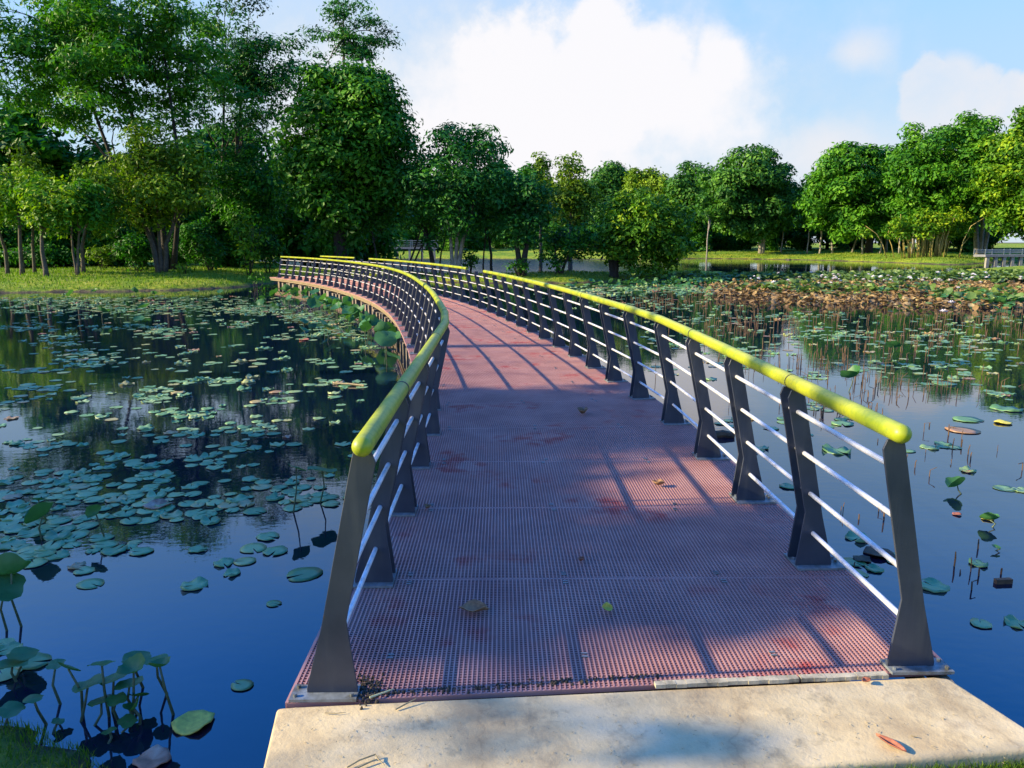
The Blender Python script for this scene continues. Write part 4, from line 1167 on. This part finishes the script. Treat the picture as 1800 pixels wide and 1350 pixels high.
# clump along the bridge foundations
for i in range(90):
    f = random.random(); u = 560 + 125 * f + random.gauss(0, 8); v = 528 + 62 * f ** 1.4 + random.gauss(0, 6)
    if random.random() < .3: u, v = random.uniform(480, 560), random.uniform(508, 525)
    lotus(u, v, random.uniform(.10, .42), random.uniform(.10, .23), random.randrange(6), random.uniform(.2, 1.0), 'sunlit lotus leaf in the clump beside the bridge piles', 'lotus leaves beside the bridge piles')
for (u, v) in [(536, 563), (567, 568), (575, 575), (538, 580), (244, 560), (252, 540), (180, 548), (170, 512), (240, 512), (460, 523), (390, 512), (340, 512), (120, 515), (270, 516), (460, 530)]:
    lotus(u + random.uniform(-4, 4), v, random.uniform(.08, .28), random.uniform(.11, .19), random.randrange(6), random.uniform(.2, .9), 'small lime lotus leaf standing among far pads on the left pond', 'lotus leaves among the far left pads')

# lotus beds on the right: countless leaves
def lotus_bed(name, label, spots, matl, hr, rr, seed):
    rng = np.random.default_rng(seed); Vs = []; Fs = []; At = []; base = 0
    cv = [cup_mesh(700 + k, [.25, .05, .4, -.3][k], 9, [0, .2, .5, 0][k]) for k in range(4)]
    cv = [(np.array(V), F) for V, F in cv]
    tris = []
    for (u, v, su, sv, n) in spots:
        for _ in range(n):
            uu = rng.normal(u, su * .6); vv = rng.normal(v, sv * .6)
            if vv < 470: continue
            h = rng.uniform(*hr); x, y = wp(uu, vv)
            if y > 75 or height([(x, y)])[0] > WL - .12: continue
            V, F = cv[rng.integers(4)]; r = rng.uniform(*rr)
            R_ = np.array(Matrix.Rotation(rng.uniform(0, 6.28), 3, 'Z') @ Matrix.Rotation(abs(rng.normal(0, .45)), 3, 'X') @ Matrix.Rotation(rng.uniform(0, 6.28), 3, 'Z'))
            Vs.append((V * r) @ R_.T + (x, y, WL + h)); va = rng.normal(.5, .2)
            for f in F:
                tris.append((base + f[0], base + f[1], base + f[2])); At.append(va)
                if len(f) == 4: tris.append((base + f[0], base + f[2], base + f[3])); At.append(va)
            base += len(V)
    o = link(bpy.data.objects.new(name, np_mesh(name, np.vstack(Vs), np.array(tris), matl, attr=np.clip(At, 0, 1))))
    return tag(o, label, 'lotus bed', kind='stuff')
lotus_bed('withered_lotus_bed', 'wide belt of withered brown lotus leaves on the right pond', [(1570, 510, 210, 13, 3800), (1740, 518, 110, 12, 3000), (1400, 508, 120, 9, 1300), (1330, 518, 70, 9, 420), (1480, 530, 120, 8, 420), (1700, 538, 120, 6, 300)], M['lotus_brown'], (.02, .20), (.045, .115), 801)
lotus_bed('lotus_bed', 'belt of green lotus leaves with white blooms behind the withered ones', [(1660, 491, 130, 4, 2000), (1450, 493, 110, 3, 600), (1320, 493, 60, 3, 300), (1770, 491, 60, 4, 600), (1540, 496, 130, 4, 500), (1180, 492, 90, 3, 300), (1560, 514, 170, 12, 260), (1740, 530, 80, 8, 140), (1400, 514, 100, 8, 200)], M['lotus_green'], (.05, .40), (.07, .19), 802)
lotus_bed('green_lotus_patch', 'fresh green lotus leaves at the front of the withered belt', [(1690, 528, 40, 8, 60), (1760, 536, 50, 8, 80), (1545, 518, 16, 4, 24), (1640, 520, 20, 5, 20), (1110, 503, 90, 4, 90), (1230, 498, 70, 3, 120)], M['lotus_leaf'], (.05, .25), (.09, .18), 803)
fl = MB()
for ring, (n, el, L) in enumerate(((7, .35, 1.0), (6, .8, .85), (4, 1.2, .7))):
    for i in range(n):
        a = 2 * math.pi * (i + .5 * ring) / n; ca, sa = math.cos(a), math.sin(a); ce, se = math.cos(el), math.sin(el)
        tip = Vector((ca * ce, sa * ce, se)) * L; side_ = Vector((-sa, ca, 0)) * .28 * L
        fl.add([(0, 0, 0), tip * .55 + side_, tip, tip * .55 - side_], [(0, 1, 2, 3)])
FLM = fl.mesh('lotus_flower', M['petal'])
for i in range(64):
    u = random.choice((random.gauss(1660, 90), random.gauss(1600, 130), random.uniform(1280, 1800))); v = random.gauss(490, 5)
    x, y = gnd(u, v, WL + .45)
    if y > 72 or y < 20: continue
    o = bpy.data.objects.new('lotus_flower', FLM); o.location = (x, y, WL + random.uniform(.38, .55)); sc_ = random.uniform(.08, .15); o.scale = (sc_,) * 3; o.rotation_euler = (random.uniform(-.4, .4), random.uniform(-.4, .4), random.uniform(0, 6)); link(o)
    tag(o, 'white lotus bloom above the green bed on the right pond', 'flower', 'white blooms of the lotus bed')
for (u, v) in [(1672, 533), (1658, 549)]:
    x, y = gnd(u, v, WL + .3); o = bpy.data.objects.new('lotus_flower', FLM); o.location = (x, y, WL + .3); o.scale = (.14,) * 3; link(o); tag(o, 'pinkish lotus bloom in front of the withered belt', 'flower', 'front lotus blooms')

# dead stalks in the right pond
b = MB(); rng = np.random.default_rng(900)
def stalk(x, y, h, r, bend):
    a = rng.uniform(0, 6.28); k = rng.uniform(.4, .8)
    p1 = (x + math.cos(a) * h * .06, y + math.sin(a) * h * .06, WL + h * k)
    a2 = rng.uniform(0, 6.28)
    p2 = (p1[0] + math.cos(a2) * h * bend, p1[1] + math.sin(a2) * h * bend, WL + h * (k + (1 - k) * (1 if bend < .2 else rng.uniform(-1.2, 1))))
    b.tube([(x, y, WL - .1), p1, p2], [r, r, r * .7], 4)
for (u, v, su, sv, n, h0, h1) in [(1230, 532, 160, 14, 330, .08, .28), (1450, 560, 180, 18, 220, .08, .26), (1700, 560, 110, 20, 170, .08, .28), (1300, 580, 120, 20, 170, .08, .24), (1600, 600, 160, 22, 210, .08, .24), (1450, 640, 140, 24, 180, .08, .28),
                                  (1600, 680, 150, 22, 130, .06, .22), (1450, 720, 110, 20, 70, .05, .2), (1650, 780, 110, 40, 34, .04, .14), (1500, 930, 90, 60, 14, .04, .12), (1700, 1000, 60, 60, 12, .04, .12), (1780, 545, 50, 20, 60, .1, .35)]:
    for _ in range(int(n * .65)):
        uu = rng.normal(u, su * .6); vv = rng.normal(v, sv * .6)
        if vv < 505: continue
        x, y = wp(uu, vv)
        if height([(x, y)])[0] > WL - .1: continue
        j = int(np.argmin(((SP - (x, y)) ** 2).sum(1))); tt = (np.array((x, y)) - SP[j]) @ N_[::20][j]
        if tt < DW + .1: continue
        stalk(x, y, rng.uniform(h0, h1), rng.uniform(.003, .0075) * (1 if vv > 640 else 1.25), rng.choice((.05, .1, .5, .8), p=(.45, .25, .2, .1)))
o = b.build('dead_stalks', M['stalk']); tag(o, 'broken dead lotus stalks poking out of the right pond', 'dead stalks', kind='stuff')

# rotting leaves, a floating plank and drifting bits
def blob_leaf(name, label, cat, x, y, z, r, matl, seed, curl=.25, group=None, rot=None, long=1.0):
    V, F = cup_mesh(seed, curl, 16, .15)
    if name == 'fallen_leaf': V = [(a * 1.25, b_ * max(.08, 1 - .8 * abs(a) ** 1.3), c_ * 1.2 + .12 * abs(b_)) for a, b_, c_ in V]
    me = bpy.data.meshes.new(name); me.from_pydata([(a * r * long, b_ * r, c_ * r) for a, b_, c_ in V], [], F); me.materials.append(matl)
    me.polygons.foreach_set('use_smooth', [True] * len(me.polygons))
    so_ = bpy.data.objects.new(name, me); so_.location = (x, y, z); so_.rotation_euler = rot or (0, 0, random.uniform(0, 6)); link(so_)
    md = so_.modifiers.new('thickness', 'SOLIDIFY'); md.thickness = r * .06
    return tag(so_, label, cat, group)
for (u, v, r, mk, lab) in [(1545, 975, .10, 'stalk', 'dark rotting lotus leaf under the right railing'), (1515, 985, .06, 'stalk', 'smaller dark rotting leaf beside the big rotting one'), (1682, 905, .035, 'dead_leaf_red', 'small red brown floating leaf on the right blue water'),
                           (1700, 830, .045, 'dead_leaf', 'brown folded leaf floating beyond the right handrail end'), (1763, 744, .10, 'dead_leaf_yellow', 'yellowed pad floating at the right picture edge'), (1736, 913, .05, 'dead_leaf_yellow', 'orange underside leaf curled on the blue water'),
                           (278, 890, .11, 'pond_weed', 'brown rotten leaf mass in the middle of the pad carpet'), (340, 1273, .09, 'dead_leaf_yellow', 'yellow green dying pad right of the near lotus clump'), (268, 1338, .075, 'pond_weed', 'pinkish decaying pad in front of the near lotus clump'),
                           (535, 598, .12, 'dead_leaf_red', 'orange leaf floating on the dark water left of the bridge')]:
    x, y = wp(u, v); blob_leaf('floating_leaf', lab, 'floating leaf', x, y, WL + .006, r, M[mk], int(u), .05)
x, y = wp(1763, 1025)
b = MB(); b.box((x, y, WL + .012), .055, .016, .018, Matrix.Rotation(.1, 3, 'Z')); o = b.build('floating_block', M['stalk']); tag(o, 'dark block of wood floating on the right blue water', 'driftwood')
x, y = wp(1270, 768)
b = MB(); b.tube([(x - .12, y, WL + .02), (x, y + .01, WL + .03), (x + .13, y - .01, WL + .015)], [.045, .05, .04], 8); o = b.build('floating_log', M['stalk']); tag(o, 'short dark log floating just outside the right railing', 'driftwood')
x, y = wp(640, 680); x2, y2 = wp(585, 676)
b = MB(); b.tube([(x, y, WL + .02), ((x + x2) / 2, (y + y2) / 2, WL + .03), (x2, y2, WL + .02)], [.018, .015, .008], 6); o = b.build('floating_stick', M['twig']); tag(o, 'long pale stick floating among pads left of the bridge', 'stick')

# ------------------------------------------------------------------ litter on the deck and slab
x, y = gnd(833, 1073, .01); blob_leaf('fallen_leaf', 'big dry brown leaf lying on the grating left of the middle', 'fallen leaf', x, y, .012, .058, M['dead_leaf'], 41, .15)
x, y = gnd(1065, 1072, .01); blob_leaf('fallen_leaf', 'small yellow leaf standing on the grating near the first joint', 'fallen leaf', x, y, .018, .026, M['dead_leaf_yellow'], 42, .4, rot=(.7, .3, .4))
x, y = gnd(1566, 1307, .01); blob_leaf('fallen_leaf', 'narrow curled red brown leaf on the right of the slab', 'fallen leaf', x, y, .006, .02, M['dead_leaf_red'], 43, .3, rot=(.05, .06, -.9), long=2.3)
x, y = gnd(1523, 1197, .01); blob_leaf('fallen_leaf', 'tiny orange leaf at the joint of slab and deck', 'fallen leaf', x, y, .008, .018, M['dead_leaf_red'], 44, .3)
x, y = gnd(1157, 853, .01); blob_leaf('fallen_leaf', 'curled brown leaf in the sun patch near the right railing', 'fallen leaf', x, y, .014, .036, M['dead_leaf'], 45, .5)
x, y = gnd(1024, 727, .01); blob_leaf('fallen_leaf', 'dark curled leaf on the shaded deck further on', 'fallen leaf', x, y, .014, .06, M['dead_leaf'], 46, .5)
x, y = gnd(1022, 985, .01); blob_leaf('fallen_leaf', 'shrivelled reddish leaf in the middle of the shaded deck', 'fallen leaf', x, y, .010, .02, M['dead_leaf_red'], 47, .5)
x, y = gnd(752, 893, .01); blob_leaf('fallen_leaf', 'small dark leaf near the left posts', 'fallen leaf', x, y, .010, .025, M['dead_leaf'], 48, .5)
def stick(label, pts, r, mk, name='twig'):
    b = MB()
    for pl in pts: b.tube([(*gnd(u, v, z), z) for u, v, z in pl], [r] * (len(pl) - 1) + [r * .5], 5)
    tag(b.build(name, M[mk]), label, 'twig')
stick('pale straw lying across the deck edge by the left post', [[(650, 1226, .012), (692, 1211, .014)]], .0045, 'straw', 'straw')
stick('forked dry twig on the slab near the left corner', [[(610, 1349, .004), (632, 1336, .008), (660, 1326, .012), (664, 1334, .008), (676, 1345, .004)], [(628, 1350, .004), (655, 1337, .008), (664, 1334, .008)]], .003, 'twig')
stick('thin twig on the slab in front of the deck edge', [[(695, 1247, .003), (712, 1238, .008), (732, 1228, .014)]], .0032, 'twig')
stick('short twig on the left part of the slab', [[(571, 1253, .003), (590, 1254, .004), (608, 1252, .003)]], .0018, 'twig')
stick('small dark twig on the right of the slab', [[(1601, 1293, .003), (1612, 1295, .004)]], .0025, 'twig')
# crumbs of litter and soil on the slab
b = MB(); rng = np.random.default_rng(77)
for _ in range(260):
    u = rng.uniform(490, 1780); v = rng.uniform(1215, 1349)
    x, y = gnd(u, v)
    a = rng.uniform(0, 6.28); L = rng.uniform(.002, .014)
    if not (2.25 < y < 2.62) or x > 1.75: continue
    b.tube([(x, y, .000), (x + math.cos(a) * L, y + math.sin(a) * L, .002)], [.0012, .0008], 4)
o = b.build('litter', M['twig']); tag(o, 'fine dry bits scattered over the slab', 'litter', kind='stuff')
b = MB()
for _ in range(420):
    f = rng.random(); u = 640 + 520 * f; v = 1222 - 34 * f + rng.normal(0, 2.5)
    if rng.random() < .45: u, v = rng.normal(645, 14), rng.normal(1208, 12)
    x, y = gnd(u, v); r = rng.uniform(.003, .009)
    b.tube([(x, y, -.01), (x + rng.normal(0, .004), y, r)], [r, r * .4], 5)
o = b.build('soil_crumbs', M['soil']); tag(o, 'dark soil gathered where the deck meets the slab', 'soil', kind='stuff')
# lath covering the joint on the right
for (ua, va, ub, vb, lab) in [(1150, 1203, 1400, 1192, 'worn cement strip along the deck edge, left length'), (1404, 1192, 1556, 1186, 'worn cement strip along the deck edge, right length by the post')]:
    a = Vector((*gnd(ua, va), 0)); c = Vector((*gnd(ub, vb), 0)); d_ = (c - a); L = d_.length; ang = math.atan2(d_.y, d_.x)
    b = MB(); n = 14
    for k in range(n):
        f0, f1 = k / n, (k + 1) / n; p = a + d_ * (f0 + f1) / 2
        b.box((p.x, p.y - .012, .006 + random.uniform(-.001, .001)), L / n / 2 - .0004, .016 + random.uniform(-.003, .002), .008, Matrix.Rotation(ang, 3, 'Z'))
    o = b.build('joint_strip', M['lath']); tag(o, lab, 'strip')

# ------------------------------------------------------------------ grass
def grass(name, label, pts, h, w, seed, lean=.5):
    rng = np.random.default_rng(seed); P = np.asarray(pts); n = len(P)
    z = height(P[:, :2]); a = rng.uniform(0, 6.28, n); H = rng.uniform(*h, n); Wd = rng.uniform(*w, n)
    d = np.stack([np.cos(a), np.sin(a)], 1); ln = rng.uniform(0, lean, n)[:, None] * H[:, None]; b_ = rng.uniform(0, 6.28, n); ld = np.stack([np.cos(b_), np.sin(b_)], 1) * ln
    base = np.column_stack([P[:, :2], z - .01])
    V = np.stack([base - np.column_stack([d * Wd[:, None], np.zeros(n)]), base + np.column_stack([d * Wd[:, None], np.zeros(n)]),
                  base + np.column_stack([d * Wd[:, None] * .6 + ld * .4, H * .6]), base + np.column_stack([-d * Wd[:, None] * .6 + ld * .4, H * .6]),
                  base + np.column_stack([ld, H])], 1).reshape(-1, 3)
    i0 = np.arange(n) * 5
    T = np.concatenate([np.stack([i0, i0 + 1, i0 + 2], 1), np.stack([i0, i0 + 2, i0 + 3], 1), np.stack([i0 + 3, i0 + 2, i0 + 4], 1)])
    v_ = np.clip(rng.normal(.5, .2, n), 0, 1)
    o = link(bpy.data.objects.new(name, np_mesh(name, V, T, M['grass'], attr=np.concatenate([v_, v_, v_])))); return tag(o, label, 'grass', kind='stuff')
rng = np.random.default_rng(60)
p = np.column_stack([rng.uniform(-3.6, -1.2, 16000), rng.uniform(2.0, 3.3, 16000)]); p = p[height(p) > WL + .02]
grass('grass', 'short green grass in the bottom left corner', p, (.02, .06), (.0012, .003), 61, .9)
p = np.column_stack([rng.uniform(.3, 2.6, 26000), rng.uniform(2.0, 2.45, 26000)])
edge_y = np.interp(p[:, 0], [gnd(1400, 1347)[0], gnd(1600, 1331)[0], gnd(1800, 1315)[0]], [gnd(1400, 1347)[1], gnd(1600, 1331)[1], gnd(1800, 1315)[1]])
p = p[(p[:, 1] < edge_y + rng.normal(0, .012, len(p))) & (p[:, 0] > .75)]
o = grass('grass', 'grass fringe growing over the slab at the bottom right', p, (.022, .06), (.0012, .003), 62, .9)
for v in o.data.vertices:
    pass
n = 52000
p = np.column_stack([rng.uniform(-34, 12, n), rng.uniform(31, 52, n)]); hh = height(p); p = p[hh > WL + .1]
grass('grass', 'sunlit lawn of the left bank and the island', p, (.05, .16), (.012, .03), 63, .9)
n = 30000
p = np.column_stack([rng.uniform(20, 85, n), rng.uniform(70, 112, n)]); p = p[height(p) > WL + .1]
grass('grass', 'rough grass slope of the right bank', p, (.08, .22), (.02, .05), 64, .9)

# ------------------------------------------------------------------ things on the far banks
def boardwalk(label, x0, x1, y, ztop, rail_h, ybeam, seed, posts=9):
    o = empty('boardwalk', ((x0 + x1) / 2, y, WL)); tag(o, label, 'boardwalk'); L = (x1 - x0) / 2
    b = MB(); b.box((0, 0, ztop - WL), L, .9, .10); b.build('deck', M['boardwalk'], o)
    for k in range(posts):
        x = -L + .3 + (2 * L - .6) * k / (posts - 1)
        b = MB(); b.box((x, -.7, (ztop - WL) / 2 - .4), .13, .13, (ztop - WL) / 2 + .3); b.build('pile', M['boardwalk_post'], o)
    for sy in (-.85, .85):
        b = MB()
        for zz in np.linspace(.25, rail_h, 4): b.tube([(-L, sy, ztop - WL + zz), (L, sy, ztop - WL + zz)], .02 if zz < rail_h - .01 else .035, 6)
        n = max(4, int(2 * L / 1.5))
        for k in range(n + 1): b.box((-L + 2 * L * k / n, sy, ztop - WL + .1 + rail_h / 2), .04, .03, rail_h / 2)
        b.build('railing', M['rail_grey'], o)
x0, zt = at(612, 436, 97); x1, _ = at(770, 436, 97)
boardwalk('grey boardwalk with railing across the lake seen behind the bridge', x0, x1, 96, zt, .9, 0, 1, 8)
x0, zt = at(1722, 447, 70); x1, _ = at(1850, 447, 70)
boardwalk('small pier with grey railing at the right bank', x0, x1, 70, zt - .12, .5, 0, 2, 9)
x0, zt = at(-40, 443, 50); x1, _ = at(70, 443, 50); z0 = gz((x0 + x1) / 2, 50)
o = empty('fence', ((x0 + x1) / 2, 50, z0)); tag(o, 'pale low rail fence behind the left grove', 'fence')
b = MB(); L = (x1 - x0) / 2; b.box((0, 0, zt - z0), L, .04, .06); b.build('rail', M['rail_grey'], o)
for k in range(4):
    b = MB(); b.box((-L + 2 * L * k / 3, 0, (zt - z0) / 2 - .1), .04, .035, (zt - z0) / 2 + .02); b.build('post', M['rail_grey'], o)
for (u, d, lab) in [(1357, 96, 'low cut tree stump on the sunlit right bank'), (1387, 95, 'broad root stump lying on the sunlit right bank')]:
    x, _ = at(u, 450, d); z = gz(x, d); b = MB(); rng = np.random.default_rng(u)
    b.tube([(0, 0, -.2), (0, 0, .25), (.05, 0, .55)], [.45, .34, .28], 9)
    for k in range(5):
        a = k * 1.26; b.tube([(0, 0, .2), (math.cos(a) * .5, math.sin(a) * .4, .12), (math.cos(a) * .9, math.sin(a) * .7, -.05)], [.14, .1, .05], 6)
    tag(b.build('tree_stump', M['bark'], loc=(x, d, z)), lab, 'tree stump')
